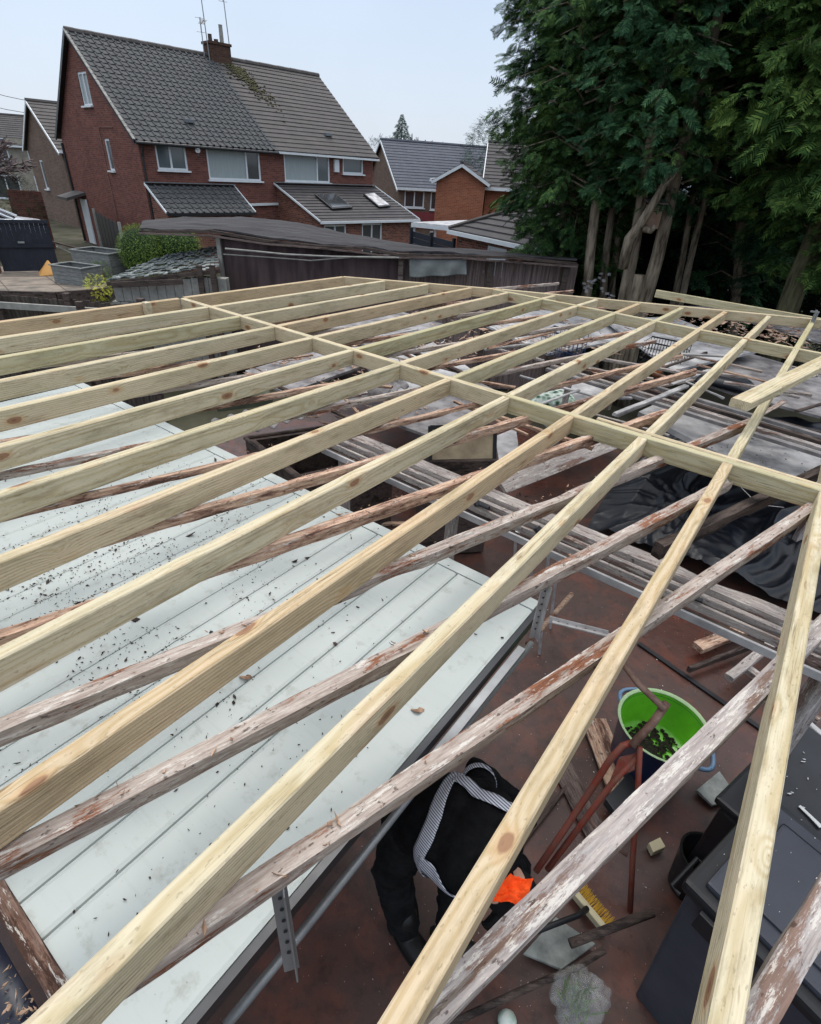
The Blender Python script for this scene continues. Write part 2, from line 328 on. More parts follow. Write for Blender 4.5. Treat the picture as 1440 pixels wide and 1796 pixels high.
# ------------------------------------------------------------------ mesh helpers
class MB:
    def __init__(s): s.v = []; s.f = []
    def add(s, vs, fs):
        o = len(s.v); s.v += [Vector(p) for p in vs]; s.f += [tuple(o + i for i in q) for q in fs]; return s
    def box(s, c, sz, ax=None):
        X, Y, Z = ax or (Vector((1, 0, 0)), Vector((0, 1, 0)), ZU)
        c = Vector(c); a, b, d = sz[0] / 2, sz[1] / 2, sz[2] / 2
        P = [c + X * (i * a) + Y * (j * b) + Z * (k * d) for k in (-1, 1) for j in (-1, 1) for i in (-1, 1)]
        return s.add(P, [(0, 2, 3, 1), (4, 5, 7, 6), (0, 1, 5, 4), (2, 6, 7, 3), (0, 4, 6, 2), (1, 3, 7, 5)])
    def bar(s, p0, p1, w_, h_, up=ZU, top=False):
        p0, p1 = Vector(p0), Vector(p1); X = (p1 - p0).normalized(); Y = Vector(up).cross(X)
        if Y.length < 1e-4: Y = Vector((1, 0, 0)).cross(X)
        Y.normalize(); Z = X.cross(Y); c = (p0 + p1) / 2 - (Z * h_ / 2 if top else Vector())
        return s.box(c, ((p1 - p0).length, w_, h_), (X, Y, Z))
    def tube(s, pts, rad, n=8, cap=True, flat=1.0):
        pts = [Vector(p) for p in pts]; rad = rad if hasattr(rad, '__len__') else [rad] * len(pts)
        o = len(s.v); ref = None
        for i, p in enumerate(pts):
            t = (pts[min(i + 1, len(pts) - 1)] - pts[max(i - 1, 0)]).normalized()
            if ref is None:
                ref = t.cross(Vector((.3, .2, 1)) if abs(t.z) < .95 else Vector((1, 0, 0))).normalized()
            ref = (ref - t * ref.dot(t)).normalized(); b = t.cross(ref)
            for k in range(n):
                a = 2 * math.pi * k / n; s.v.append(p + (ref * math.cos(a) + b * math.sin(a) * flat) * rad[i])
        for i in range(len(pts) - 1):
            for k in range(n):
                a, b_ = o + i * n + k, o + i * n + (k + 1) % n; s.f.append((a, b_, b_ + n, a + n))
        if cap: s.f.append(tuple(o + k for k in reversed(range(n)))); s.f.append(tuple(o + (len(pts) - 1) * n + k for k in range(n)))
        return s
    def lathe(s, c, prof, n=32, ax=None, sx=1, sy=1):
        X, Y, Z = ax or (Vector((1, 0, 0)), Vector((0, 1, 0)), ZU); c = Vector(c); o = len(s.v)
        for r, z in prof:
            for k in range(n):
                a = 2 * math.pi * k / n; s.v.append(c + X * (r * sx * math.cos(a)) + Y * (r * sy * math.sin(a)) + Z * z)
        for i in range(len(prof) - 1):
            for k in range(n):
                a, b_ = o + i * n + k, o + i * n + (k + 1) % n; s.f.append((a, b_, b_ + n, a + n))
        return s
    def prism(s, poly, d):
        """poly: list of 3D points; extruded by vector d"""
        n = len(poly); d = Vector(d); P = [Vector(p) for p in poly]
        o = len(s.v); s.v += P + [p + d for p in P]
        s.f.append(tuple(o + i for i in reversed(range(n)))); s.f.append(tuple(o + n + i for i in range(n)))
        for i in range(n): j = (i + 1) % n; s.f.append((o + i, o + j, o + n + j, o + n + i))
        return s
    def grid(s, fn, nu, nv):
        o = len(s.v)
        for j in range(nv + 1):
            for i in range(nu + 1): s.v.append(Vector(fn(i / nu, j / nv)))
        for j in range(nv):
            for i in range(nu):
                a = o + j * (nu + 1) + i; s.f.append((a, a + 1, a + nu + 2, a + nu + 1))
        return s
    def build(s, name, m, parent=None, smooth=False, bevel=0, axes=None, solid=0, fixn=False):
        me = bpy.data.meshes.new(name)
        if axes is None: org = Vector(); M = Matrix.Identity(4)
        else:
            X, Y, Z, org = axes; M = Matrix(((X.x, Y.x, Z.x, org.x), (X.y, Y.y, Z.y, org.y), (X.z, Y.z, Z.z, org.z), (0, 0, 0, 1)))
        Mi = M.inverted()
        if axes is None and s.v:
            org = sum(s.v, Vector()) / len(s.v); M = Matrix.Translation(org); Mi = Matrix.Translation(-org)
        wv = s.v
        me.from_pydata([Mi @ p for p in wv], [], s.f)
        if fixn:
            bm = bmesh.new(); bm.from_mesh(me); bmesh.ops.recalc_face_normals(bm, faces=bm.faces); bm.to_mesh(me); bm.free()
        if bevel:
            bm = bmesh.new(); bm.from_mesh(me); bmesh.ops.remove_doubles(bm, verts=bm.verts, dist=1e-5)
            bmesh.ops.recalc_face_normals(bm, faces=bm.faces)
            eds = [e_ for e_ in bm.edges if len(e_.link_faces) == 2 and e_.calc_face_angle(0) > .6]
            bmesh.ops.bevel(bm, geom=eds, offset=bevel, segments=2, affect='EDGES', profile=.6); bm.to_mesh(me); bm.free()
        me.update()
        uvl = me.uv_layers.new(name='UVMap'); R3 = M.to_3x3()
        vsw = [M @ v_.co for v_ in me.vertices]
        for p in me.polygons:
            n_ = R3 @ p.normal
            if abs(n_.z) < .93 and (n_.x or n_.y):
                t = Vector((-n_.y, n_.x, 0)).normalized(); b_ = n_.cross(t).normalized()
                if b_.z < 0: b_ = -b_
            else: t = UH; b_ = VH
            for li in p.loop_indices:
                q = vsw[me.loops[li].vertex_index]; uvl.data[li].uv = (q.dot(t), q.dot(b_))
        if smooth:
            for p in me.polygons: p.use_smooth = True
        me.materials.append(MT[m] if isinstance(m, str) else m)
        o = bpy.data.objects.new(name, me); COL.objects.link(o); o.matrix_world = M
        if solid:
            md = o.modifiers.new('solid', 'SOLIDIFY'); md.thickness = solid; md.offset = 0
        if parent is not None: par(o, parent)
        return o
def par(o, parent):
    o.parent = parent; o.matrix_parent_inverse = PM[parent.name].inverted() if parent.name in PM else parent.matrix_world.inverted()
    PM[o.name] = o.matrix_world.copy()
PM = {}
def thing(name, loc, label, cat, group=None):
    o = bpy.data.objects.new(name, None); COL.objects.link(o); o.location = loc; o.empty_display_size = .1
    PM[o.name] = Matrix.Translation(Vector(loc)); tag(o, label, cat, group); return o
def tag(o, label, cat, group=None, kind=None):
    o['label'] = label; o['category'] = cat
    if group: o['group'] = group
    if kind: o['kind'] = kind
    PM[o.name] = PM.get(o.name, o.matrix_world.copy()); return o
def struct(o): o['kind'] = 'structure'; return o
def fast(name, V_, Fc, m, parent=None, nper=3):
    """V_ (n,3) world coords, Fc (m,nper)"""
    me = bpy.data.meshes.new(name); org = V_.mean(axis=0); n = len(V_); k = len(Fc)
    me.vertices.add(n); me.vertices.foreach_set('co', (V_ - org).astype(np.float32).ravel())
    me.loops.add(k * nper); me.loops.foreach_set('vertex_index', Fc.astype(np.int32).ravel())
    me.polygons.add(k); me.polygons.foreach_set('loop_start', np.arange(0, k * nper, nper, dtype=np.int32))
    me.update(calc_edges=True); me.materials.append(MT[m])
    o = bpy.data.objects.new(name, me); COL.objects.link(o); o.location = Vector(org)
    o.matrix_world = Matrix.Translation(Vector(org)); PM[o.name] = o.matrix_world.copy()
    if parent is not None: par(o, parent)
    return o
# ------------------------------------------------------------------ timber
def beam(name, p0, p1, w_, h_, m, parent=None, up=N, rough=0, r_=.004, seed=0, sag=0):
    """p0,p1: centre line of the TOP face"""
    p0, p1 = Vector(p0), Vector(p1); X = (p1 - p0).normalized(); Y = Vector(up).cross(X).normalized(); Z = X.cross(Y); L = (p1 - p0).length
    a, r2 = w_ / 2, r_
    sec = [(-a + r2, 0), (-a, -r2), (-a, -h_ + r2), (-a + r2, -h_), (a - r2, -h_), (a, -h_ + r2), (a, -r2), (a - r2, 0)]
    if rough: sec = [(-a, -.004), (-a, -h_ * .35), (-a, -h_ * .7), (-a + .003, -h_), (0, -h_), (a - .003, -h_), (a, -h_ * .7), (a, -h_ * .35), (a, -.004), (a * .5, 0), (0, 0), (-a * .5, 0)]
    n = max(1, int(L / (.03 if rough else .6))); mb = MB(); rr = random.Random(seed); k = len(sec)
    for i in range(n + 1):
        x = L * i / n; dz = -sag * 4 * (i / n) * (1 - i / n)
        for j, (y, z) in enumerate(sec):
            q = Vector((x, y, z + dz))
            if rough:
                nn = noise.noise_vector(Vector((x * 9 + seed * 7, y * 60, z * 60)))
                q += Vector((0, nn.x, nn.y)) * .004 * rough
                c = noise.noise(Vector((x * 2.3 + seed * 3.1, j * .35, 5)))
                if c > .3: q.z -= (c - .3) * .05 * rough * (1 if z > -h_ * .5 else -1); q.y *= 1 - (c - .3) * .4
            mb.v.append(p0 + X * q.x + Y * q.y + Z * q.z)
    for i in range(n):
        for j in range(k):
            a_, b_ = i * k + j, i * k + (j + 1) % k; mb.f.append((a_, b_, b_ + k, a_ + k))
    mb.f.append(tuple(range(k - 1, -1, -1))); mb.f.append(tuple(n * k + j for j in range(k)))
    return mb.build(name, m, parent, axes=(X, Y, Z, p0), fixn=True)

# ================================================================== GROUND & FLOOR
GZ = -1.25
def gnd(u_, v_):
    x = (u_ - .5) * 900; y = (v_ - .2) * 900; return (x, y, GZ)
struct(MB().grid(gnd, 60, 60).build('ground', 'ground'))
fx = [W(-1.2, -4.2), W(8.6, -4.2), W(8.6, 5.6), W(-1.2, 3.2)]
struct(MB().prism([Vector((p.x, p.y, -1.2)) for p in fx], (0, 0, 1.2)).build('floor', 'floor', axes=(Vector((1, 0, 0)), Vector((0, 1, 0)), ZU, Vector())))
# far low hills
def hill(u_, v_):
    a = -1.2 + 2.2 * u_; r0 = 330 + 60 * v_; h_ = (6 + 4 * math.sin(u_ * 9) + 3 * math.sin(u_ * 23)) * math.sin(v_ * math.pi)
    return (r0 * math.sin(a), r0 * math.cos(a), GZ - 1 + max(0, h_))
struct(MB().grid(hill, 60, 6).build('hills', m_plain('far_hill', srgb(120, 132, 140), .95, .1, 0, .3, .02), smooth=True))

# ================================================================== NEW ROOF FRAME
fr = thing('timber_roof_frame', W(2.4, 0, 0), 'new pale green-tinged timber joist frame spanning the yard, unroofed', 'roof frame')
sp, jw, jh = .4, .047, .1
def vout(u_):                                   # far slanting edge board
    return 2.03 + u_ * .69 if u_ < 1.49 else 3.06 + (u_ - 1.49) * .575
def J(name, u0, v0, u1, v1, sd_, h0=0, h1=0, mat='new'):
    o = beam(name, W(u0 + .0235, v0, h0), W(u1 + .0235, v1, h1), jw, jh, mat, fr, seed=sd_); return o
i_ = 0
for k in range(13):
    u0 = k * sp; jt = rnd.uniform(-.004, .004)
    J('joist', u0, -3.35, u0 + rnd.uniform(-.006, .006), -.026, i_, jt - .002, -.003); i_ += 1
    far = vout(u0) - .03 if k < 4 else 2.98 - .026
    if k > 0: J('joist', u0, .026, u0, far, i_, -.003, -.004)
    i_ += 1
    if k >= 5:
        J('joist', u0, 2.98 + .026, u0, vout(u0) - .035, i_, -.003, -.006); i_ += 1
for k in (13, 14):
    J('joist', k * sp, .026, k * sp, 2.98 - .026, i_, -.003); i_ += 1
    J('joist', k * sp, 2.98 + .026, k * sp, vout(k * sp) - .035, i_, -.003, -.006); i_ += 1
    J('joist', k * sp, -3.35, k * sp, -.026, i_, -.003); i_ += 1
J('edge_board', 0, .026, 0, 2.03, 91, 0, 0)
def X_(name, u0, v0, u1, v1, h_=0, mat='new'): return beam(name, W(u0, v0, h_), W(u1, v1, h_), jw, jh, mat, fr)
X_('cross_beam', .05, 0, 3.22, 0); X_('cross_beam', 3.223, .0, 5.9, 0)
X_('cross_beam', 1.44, 2.98, 5.9, 2.98)
X_('edge_board', .02, 2.05, 1.49, 3.06); X_('edge_board', 1.495, 3.063, 4.5, vout(4.5)); X_('edge_board', 4.505, vout(4.5) + .003, 5.9, vout(5.9))
X_('packing_block', .05, -.35, .11, -.35, .012)
beam('lapped_batten', W(3.75, .05, .004), W(4.9, .05, -.004), .03, .06, 'new', fr)

tag(beam('timber_offcut', at(1300, 702, 2.06), at(1560, 575, 2.02), .1, .047, 'new', None, ZU, seed=77),
    'loose wide timber with dark sawn end lying across the frame at the right edge', 'timber')
tag(beam('timber_length', atY(1152, 508, 8.3) , atY(1452, 560, 7.1), .047, .1, 'new', None, ZU, seed=78),
    'loose pale timber length standing proud of the far edge board below the big conifer trunks', 'timber')
cl_ = thing('clamp', W(4.42, 4.5, .05), 'small grey steel clamp gripping the far edge board at right', 'clamp')
q = W(4.42, 4.5, .0)
MB().bar(q, q + ZU * .12, .025, .012).bar(q + ZU * .1 - UH * .05, q + ZU * .1 + UH * .03, .02, .015).build('jaw', 'alu', cl_)
MB().tube([q + UH * .02 - ZU * .08, q + UH * .02 + ZU * .1], .008).build('screw', 'alu', cl_)

# ================================================================== OLD RAFTERS
E2 = Vector((0.78075612, 0.62483588, 0)); G2 = Vector((-0.62483588, 0.78075612, 0))
def OW(e_, g_, z=1.83): return E2 * e_ + G2 * g_ + ZU * z
of = thing('old_rafter_frame', OW(1, 1), 'old weathered splintered rafters running askew beneath the new timber frame', 'old roof frame')
def OR(name, e0, e1, g_, m, rough=1, w_=.045, h_=.055, z0=1.832, z1=1.832, g1=None, sd_=0):
    return beam(name, OW(e0, g_, z0), OW(e1, g_ if g1 is None else g1, z1), w_, h_, m, of, ZU, rough=rough, seed=sd_)
OR('rafter', -.75, 3.4, .545, 'old', .5, sd_=1)
OR('rafter', -.2, 3.4, .2, 'oldg', .5, .05, .07, sd_=2)
OR('rafter', -.9, 2.62, .875, 'old', .7, sd_=3)
OR('rafter', -.9, 3.6, 1.215, 'old', .8, g1=1.19, sd_=4)
OR('rafter', -.95, 3.2, 1.55, 'oldp', 1.0, h_=.055, w_=.04, sd_=5)
OR('rafter', -.9, 4.2, 1.92, 'oldp', 1.0, h_=.05, w_=.034, sd_=6)
OR('rafter', .2, 3.4, -.13, 'oldg', .5, .05, .07, sd_=7)
for i, g_ in enumerate((2.27, 2.62, 2.98, 3.35, 3.75, 4.15, 4.6, 5.1)):
    OR('rafter', -1.1 - .1 * i, 4.6 + .25 * i, g_, 'oldp' if i % 2 == 0 else 'old', .9, .026, .035, sd_=11 + i, g1=g_ + rnd.uniform(-.05, .05), z1=1.8)
OR('rafter', 1.95, 3.9, .80, 'dkwood', .8, .045, .07, 1.76, 1.72, .72, sd_=31)

rr = random.Random(21)
for i in range(64):                              # thin laths still nailed under and across the old rafters
    px_, py_ = rr.uniform(430, 1400), 0; py_ = 560 + rr.uniform(10, 150) + max(0, px_ - 800) * .12
    z_ = rr.uniform(1.15, 1.6); p = at(px_, py_, z_); dr = (UH if rr.random() < .6 else E2) * rr.uniform(.35, 1.0) + VH * rr.uniform(-.25, .25) + ZU * rr.uniform(-.06, .06)
    beam('lath', p, p + dr, rr.uniform(.02, .05), rr.uniform(.015, .03), rr.choice(['oldg', 'oldp', 'old', 'oldg', 'dkwood', 'dirtyw']), of, ZU, rough=.7, seed=200 + i)
# splinters hanging off the old rafters: loose stuff
def flakes(name, pts, m, smin, smax, label, cat, aspect=3, curl=.4, seed=0, lie=None):
    r_ = random.Random(seed); mb = MB()
    for p in pts:
        L = r_.uniform(smin, smax) * (r_.random() ** 1.5 + .4); wd = L / r_.uniform(1.2, aspect * 1.6); a = r_.uniform(0, math.tau)
        X = Vector((math.cos(a), math.sin(a), r_.uniform(-.25, .25) * curl)); Y = Vector((-math.sin(a), math.cos(a), r_.uniform(-.3, .3) * curl)); Z = Vector((0, 0, 1))
        p = Vector(p) + Z * .002; t = .0025 + L * .03
        q = [p - X * L * .5, p + Y * wd * .5 + X * L * r_.uniform(-.3, .2), p + X * L * .5 + Z * L * r_.uniform(0, .3) * curl, p - Y * wd * .5 + X * L * r_.uniform(-.2, .3)]
        mb.prism(q, Z * t)
    return tag(mb.build(name, m), label, cat, kind='stuff')

# ================================================================== WHITE PANEL (below rafters)
pz = 1.5
def PW(u_, v_, z=pz): q_ = W(u_, v_); return Vector((OD.x + UH.x * u_ + VH.x * v_, OD.y + UH.y * u_ + VH.y * v_, z))
pn = thing('panel_sheet', PW(2.5, -2, pz), 'big pale grey-white grooved panel lying flat beneath the rafters, littered with bark', 'panel')
pu0, pu1, pv0, pv1, pit = .25, 4.02, -2.84, -1.06, .1145
joints = []; x = 3.651
while x > pu0: joints.append(x); x -= pit
joints = [pu0] + joints[::-1] + [3.83, pu1]
mb = MB()
prof = []
for a, b in zip(joints[:-1], joints[1:]):
    d_ = .006 if a != 3.83 and True else .002
    prof += [(a, -.014), (a + .007, -.014), (a + .008, .0005), (a + .012, .003), (a + .018, .0005), (b - .012, .0), (b - .002, -.004)]
prof.append((joints[-1], 0))
o_ = len(mb.v)
for j, vv in enumerate((pv0, pv1 - .07)):
    for (uu, zz) in prof: mb.v.append(PW(uu, vv, pz + zz))
n_ = len(prof)
for i in range(n_ - 1): mb.f.append((i, i + 1, n_ + i + 1, n_ + i))
mb.prism([PW(pu0, pv0, pz - .03), PW(pu1, pv0, pz - .03), PW(pu1, pv1 - .07, pz - .03), PW(pu0, pv1 - .07, pz - .03)], (0, 0, .018))
mb.build('grooved_board', 'panel', pn, axes=(UH, VH, ZU, PW(0, 0, pz)))
MB().bar(PW(pu0, pv1 - .034, pz + .004), PW(pu1, pv1 - .034, pz + .004), .064, .04, top=True).build('end_strip', 'panel', pn, axes=(UH, VH, ZU, PW(0, 0, pz)), bevel=.003)
MB().bar(PW(pu1 + .012, pv0, pz - .004), PW(pu1 + .012, pv1, pz - .004), .022, .045, top=True).build('edge_trim', 'darkalu', pn)
MB().bar(PW(pu1 + .05, pv0 + .9, pz - .03), PW(pu1 + .05, pv1 - .25, pz - .03), .03, .02, top=True).build('guide_rail', 'alu', pn)
beam('rotten_edge', PW(2.9, pv0 - .02, pz + .012), PW(3.95, pv0 - .02, pz + .012), .035, .05, 'edge', pn, ZU, rough=1.4, seed=9)
beam('rotten_edge', PW(3.955, pv0 - .02, pz + .01), PW(pu1 + .02, pv0 - .02, pz + .01), .03, .05, 'edge', pn, ZU, rough=1.2, seed=10)
# bark on panel
pts = []
def inpan(u_, v_): return pu0 + .02 < u_ < pu1 - .01 and pv0 + .02 < v_ < pv1 - .01
for (cu, cv, su, sv, n_) in ((2.35, -2.1, .30, .5, 1700), (2.9, -2.35, .35, .35, 1200), (2.6, -1.7, .3, .3, 420), (3.3, -2.2, .4, .45, 420), (3.7, -2.3, .3, .4, 110), (1.8, -1.8, .4, .5, 300), (3.2, -1.5, .5, .3, 60)):
    for _ in range(n_):
        a, b = rnd.gauss(cu, su), rnd.gauss(cv, sv)
        if noise.noise(Vector((a * 3.3, b * 3.3, 2))) < rnd.uniform(-.25, .1): continue
        if rnd.random() < .3: a = round((a - 3.651) / pit) * pit + 3.651 + rnd.gauss(.006, .008)
        if inpan(a, b): pts.append(PW(a, b, pz + .001))
flakes('bark_litter', pts, 'bark', .003, .012, 'small dark bark crumbs and flakes scattered over the white panel', 'bark litter', 4, .5, 3)
pts = [PW(rnd.gauss(2.9, .6), rnd.uniform(pv0 + .05, pv1 - .1), pz + .001) for _ in range(46)]
flakes('bark_chunks', [p for p in pts if inpan((p - OD).dot(UH), (p - OD).dot(VH))], 'dkwood', .012, .035, 'larger curled brown bark chunks lying on the white panel', 'bark chunks', 2, 1.2, 4)
# splinters along rafters
pts = []
for g_, e0, e1, n_ in ((.545, -.6, .6, 60), (.875, -.2, 1.6, 90), (1.215, .2, 2.4, 120), (1.55, -.3, 1.8, 90), (1.92, -.4, 2.4, 90), (2.27, -.4, 3, 60)):
    for _ in range(n_):
        pts.append(OW(rnd.uniform(e0, e1), g_ + rnd.choice((-1, 1)) * rnd.uniform(.005, .024), 1.832 - rnd.choice((0, 0, .01, .05))))
flakes('splinters', pts, 'chip', .004, .024, 'pale splinters and torn fibres clinging to the old rafters', 'splinters', 5, 2.2, 5)
lf = MB()
for bx, by in ((430, 1187), (732, 1245)):
    p = at(bx, by, pz + .004)
    lf.grid(lambda a, b: p + Vector(((a - .5) * .045, (b - .5) * .03 * math.sin(a * 3.1), .008 * math.sin(a * 4) * math.cos(b * 3))), 6, 4)
tag(lf.build('dead_leaves', 'chip', solid=.001), 'two curled dead leaves lying on the white panel', 'dead leaves', kind='stuff')

# brackets, poles around the panel
def bracket(label, p0, p1, wd, m='wmetal', extra=None):
    t = thing('hanger_bracket', p0, label, 'bracket', 'metal brackets hanging by the white panel')
    mb = MB(); Lb = (Vector(p1) - Vector(p0)).length; mb.bar(p0, p1, wd, .004, up=Vector((.3, -1, .2))); mb.bar(Vector(p0) + UH * wd * .5, Vector(p1) + UH * wd * .5, .004, .03, up=Vector((.3, -1, .2)))
    mb.build('strap', m, t, bevel=.001)
    hb = MB(); d = (Vector(p1) - Vector(p0))
    Yb = Vector((.3, -1, .2)).normalized()
    for i in range(1, int(Lb / .035)):
        c = Vector(p0) + d * (i * .035 / Lb) + Vector((0, -.001, 0)); hb.lathe(c + Yb * .003, [(.0001, .0012), (.0045, .0012), (.0045, 0)], 8, ax=(d.normalized(), d.normalized().cross(Yb), Yb))
    hb.build('holes', 'darkalu', t); return t
bracket('grey perforated steel strap hanging at the panel corner below centre frame', at(488, 1552, 1.72), at(512, 1700, 1.45), .034, 'alu')
bracket('white perforated steel strap hanging beyond the right corner of the panel', at(958, 1024, 1.76), at(934, 1118, 1.46), .03)
b3 = bracket('white perforated angle iron reaching from the panel corner towards the red stand', at(963, 1086, 1.5), at(1066, 1112, 1.5), .03)
def pole(name, pts, r_, m, label, cat, grp=None): return tag(MB().tube(pts, r_, 10).build(name, m, smooth=True), label, cat, grp)
pole('metal_pole', [at(395, 1800, 1.25), at(500, 1672, 1.25), at(700, 1420, 1.25), at(932, 1128, 1.25)], .013, 'alu', 'long grey metal pole running beside and below the white panel edge', 'pole')
pole('wooden_handle', [at(925, 1130, 1.0), at(1003, 1042, 1.02)], .014, 'oldp', 'short brown wooden handle end poking out past the panel corner', 'handle')

# dark blue sheet at bottom left with shavings
def bsh(a, b): return PW(2.4 + 1.9 * a, -2.9 - .9 * b, 1.47 + .02 * noise.noise(Vector((a * 5, b * 4, 0))) + .012 * noise.noise(Vector((a * 17, b * 14, 1))))
m_ns = m_plain('navy_plastic_sheet', srgb(30, 36, 52), .35, .4, 0, .3, 5)
tag(MB().grid(bsh, 40, 20).build('plastic_sheet', m_ns, smooth=True, solid=.004), 'dark navy plastic sheet at the near left corner, covered in wood shavings', 'sheet')
pts = [PW(rnd.uniform(3.0, 4.1), -2.9 - abs(rnd.gauss(0, .14)), 1.487) for _ in range(900)]
flakes('wood_shavings', pts, 'chip', .004, .018, 'curled wood shavings heaped on the navy plastic sheet', 'shavings', 6, 1.6, 6)

# ================================================================== FLOOR ITEMS
def plank(name, pix, z, wd, th, m, label, cat='plank', grp=None, rough=.6, up=ZU, sd_=0):
    return tag(beam(name, at(*pix[0], z), at(*pix[1], z), wd, th, m, None, up, rough=rough, seed=sd_), label, cat, grp)
# tub
bc = at(1165, 1270, .40); bc = Vector((bc.x, bc.y - .0, 0))
tb = thing('bucket', bc, 'round tub, lime green inside and navy outside, on the red floor', 'bucket')
MB().lathe(bc, [(.001, .0), (.19, .0), (.212, .03), (.238, .39), (.248, .405), (.254, .398), (.2365, .385), (.232, .37)], 40).build('tub_shell', 'blue', tb, smooth=True)
MB().lathe(bc, [(.001, .15), (.195, .15), (.212, .165), (.2345, .39)], 40).build('green_lining', 'green', tb, smooth=True)
MB().lathe(bc, [(.2355, .392), (.248, .409), (.255, .4)], 40).build('rim', m_plain('pale_green_rim', srgb(168, 196, 150), .5, .3, 0, .1), tb, smooth=True)
for sg in (-1, 1):
    a0 = R(120) if sg > 0 else R(-52)
    pts_ = [bc + Vector((.246 * math.cos(a0 + t), .246 * math.sin(a0 + t), .39)) + Vector((math.cos(a0), math.sin(a0), 0)) * .05 * math.sin((t + .42) / .84 * math.pi) - ZU * .03 * math.sin((t + .42) / .84 * math.pi) for t in np.linspace(-.42, .42, 9)]
    MB().tube(pts_, .013, 8).build('handle', 'cyan', tb, smooth=True)
hb = MB()
rr = random.Random(4)
for _ in range(420):
    a, r_ = rr.uniform(0, math.tau), min(.185, abs(rr.gauss(.07, .09)))
    p = bc + Vector((r_ * math.cos(a) - .02, r_ * math.sin(a) + .0, .152 + rr.random() * .01))
    if (p - bc).to_2d().length < .185: hb.lathe(p, [(.0005, .012), (rr.uniform(.005, .018), .006), (.004, 0)], 6)
tag(hb.build('wet_debris', 'mulch'), 'dark wet debris in the bottom of the green tub', 'debris', kind='stuff')

# storage box
A3 = Vector((.598, -.801, 0)); B3 = Vector((.801, .598, 0)); zt = 1.0
bq = at(1215, 1545, zt)
bx = thing('storage_box', bq - ZU * zt, 'large blue-grey plastic storage box with black rim at lower right', 'storage box')
def BQ(a, b, z): return bq + A3 * a + B3 * b + ZU * (z - zt)
MB().prism([BQ(.03, .02, 0), BQ(.9, .02, 0), BQ(.9, .5, 0), BQ(.03, .5, 0)], ZU * .0001)
mb = MB(); 
lo = [BQ(.05, .05, 0), BQ(.93, .05, 0), BQ(.93, .5, 0), BQ(.05, .5, 0)]; hi = [BQ(.0, .012, zt - .07), BQ(.98, .012, zt - .07), BQ(.98, .55, zt - .07), BQ(.0, .55, zt - .07)]
mb.add(lo + hi, [(3, 2, 1, 0), (4, 5, 6, 7), (0, 1, 5, 4), (1, 2, 6, 5), (2, 3, 7, 6), (3, 0, 4, 7)])
for a in (.28, .56): mb.prism([BQ(a, .002, zt - .1), BQ(a + .03, .002, zt - .1), BQ(a + .03, .035, .02), BQ(a, .035, .02)], B3 * .03)
mb.build('body', 'boxgrey', bx, bevel=.015)
MB().prism([BQ(-.02, -.015, zt - .075), BQ(1.0, -.015, zt - .075), BQ(1.0, .57, zt - .075), BQ(-.02, .57, zt - .075)], ZU * .06).build('rim', 'boxblack', bx, bevel=.02)
mb = MB().prism([BQ(.03, .03, zt - .02), BQ(.95, .03, zt - .02), BQ(.95, .52, zt - .02), BQ(.03, .52, zt - .02)], ZU * .03)
mb.prism([BQ(.08, .09, zt + .008), BQ(.9, .09, zt + .008), BQ(.9, .46, zt + .008), BQ(.08, .46, zt + .008)], ZU * .012)
mb.build('lid', 'boxgrey', bx, bevel=.012)
for a in (.10, .80):
    MB().box(BQ(a, -.026, zt - .1), (.07, .02, .09), (A3, B3, ZU)).build('latch', 'boxblack', bx, bevel=.004)
hl = MB().tube([BQ(-.02, .12, zt - .3), BQ(-.055, .12, zt - .3), BQ(-.055, .3, zt - .3), BQ(-.02, .3, zt - .3)], .009, 8).build('handle', 'boxblack', bx)
# black board beyond with paint flakes
b2 = BQ(.05, .6, .72)
bb = thing('black_box', BQ(.2, .8, 0), 'black wet plastic chest behind the storage box, strewn with white paint flakes', 'chest')
MB().prism([BQ(-.12, .585, 0), BQ(1.1, .585, 0), BQ(1.1, 1.3, 0), BQ(-.12, 1.3, 0)], ZU * .70).build('body', 'blackwet', bb, bevel=.02)
MB().prism([BQ(-.15, .577, .705), BQ(1.13, .577, .705), BQ(1.13, 1.34, .705), BQ(-.15, 1.34, .705)], ZU * .04).build('lid', 'blackwet', bb, bevel=.015)
pts = [BQ(rnd.uniform(-.1, 1.05), rnd.uniform(.6, 1.3), .747) for _ in range(150)]
flakes('paint_flakes', pts, 'pchip', .004, .022, 'white paint flakes scattered on the black chest', 'paint flakes', 3, 1, 8)
pts = [BQ(rnd.uniform(.0, .95), rnd.uniform(.05, .5), zt + .021) for _ in range(60)]
flakes('paint_specks', pts, 'pchip', .003, .009, 'fine white paint specks on the blue-grey box lid', 'paint specks', 3, 1, 18)
p0 = at(1400, 1415, .75)
tag(MB().prism([p0, p0 + Vector((.012, .006, 0)), p0 + Vector((.055, -.085, .004)), p0 + Vector((.035, -.09, .004)), p0 + Vector((.02, -.045, .002))], ZU * .004).build('paint_strip', 'pchip'),
    'long curled strip of peeled white paint on the black chest', 'paint strip')
# round black pot beside the box
pc = at(1238, 1500, .3); pc.z = 0
pt = thing('plant_pot', pc, 'black plastic pot tucked behind the storage box corner', 'pot')
MB().lathe(pc, [(.001, .02), (.075, .02), (.1, .29), (.108, .3), (.112, .29), (.108, .26), (.085, 0), (.001, 0)], 28).build('pot_wall', 'boxblack', pt, smooth=True)
MB().lathe(pc, [(.101, .292), (.109, .304), (.115, .294)], 28).build('pot_rim', 'rubber', pt, smooth=True)

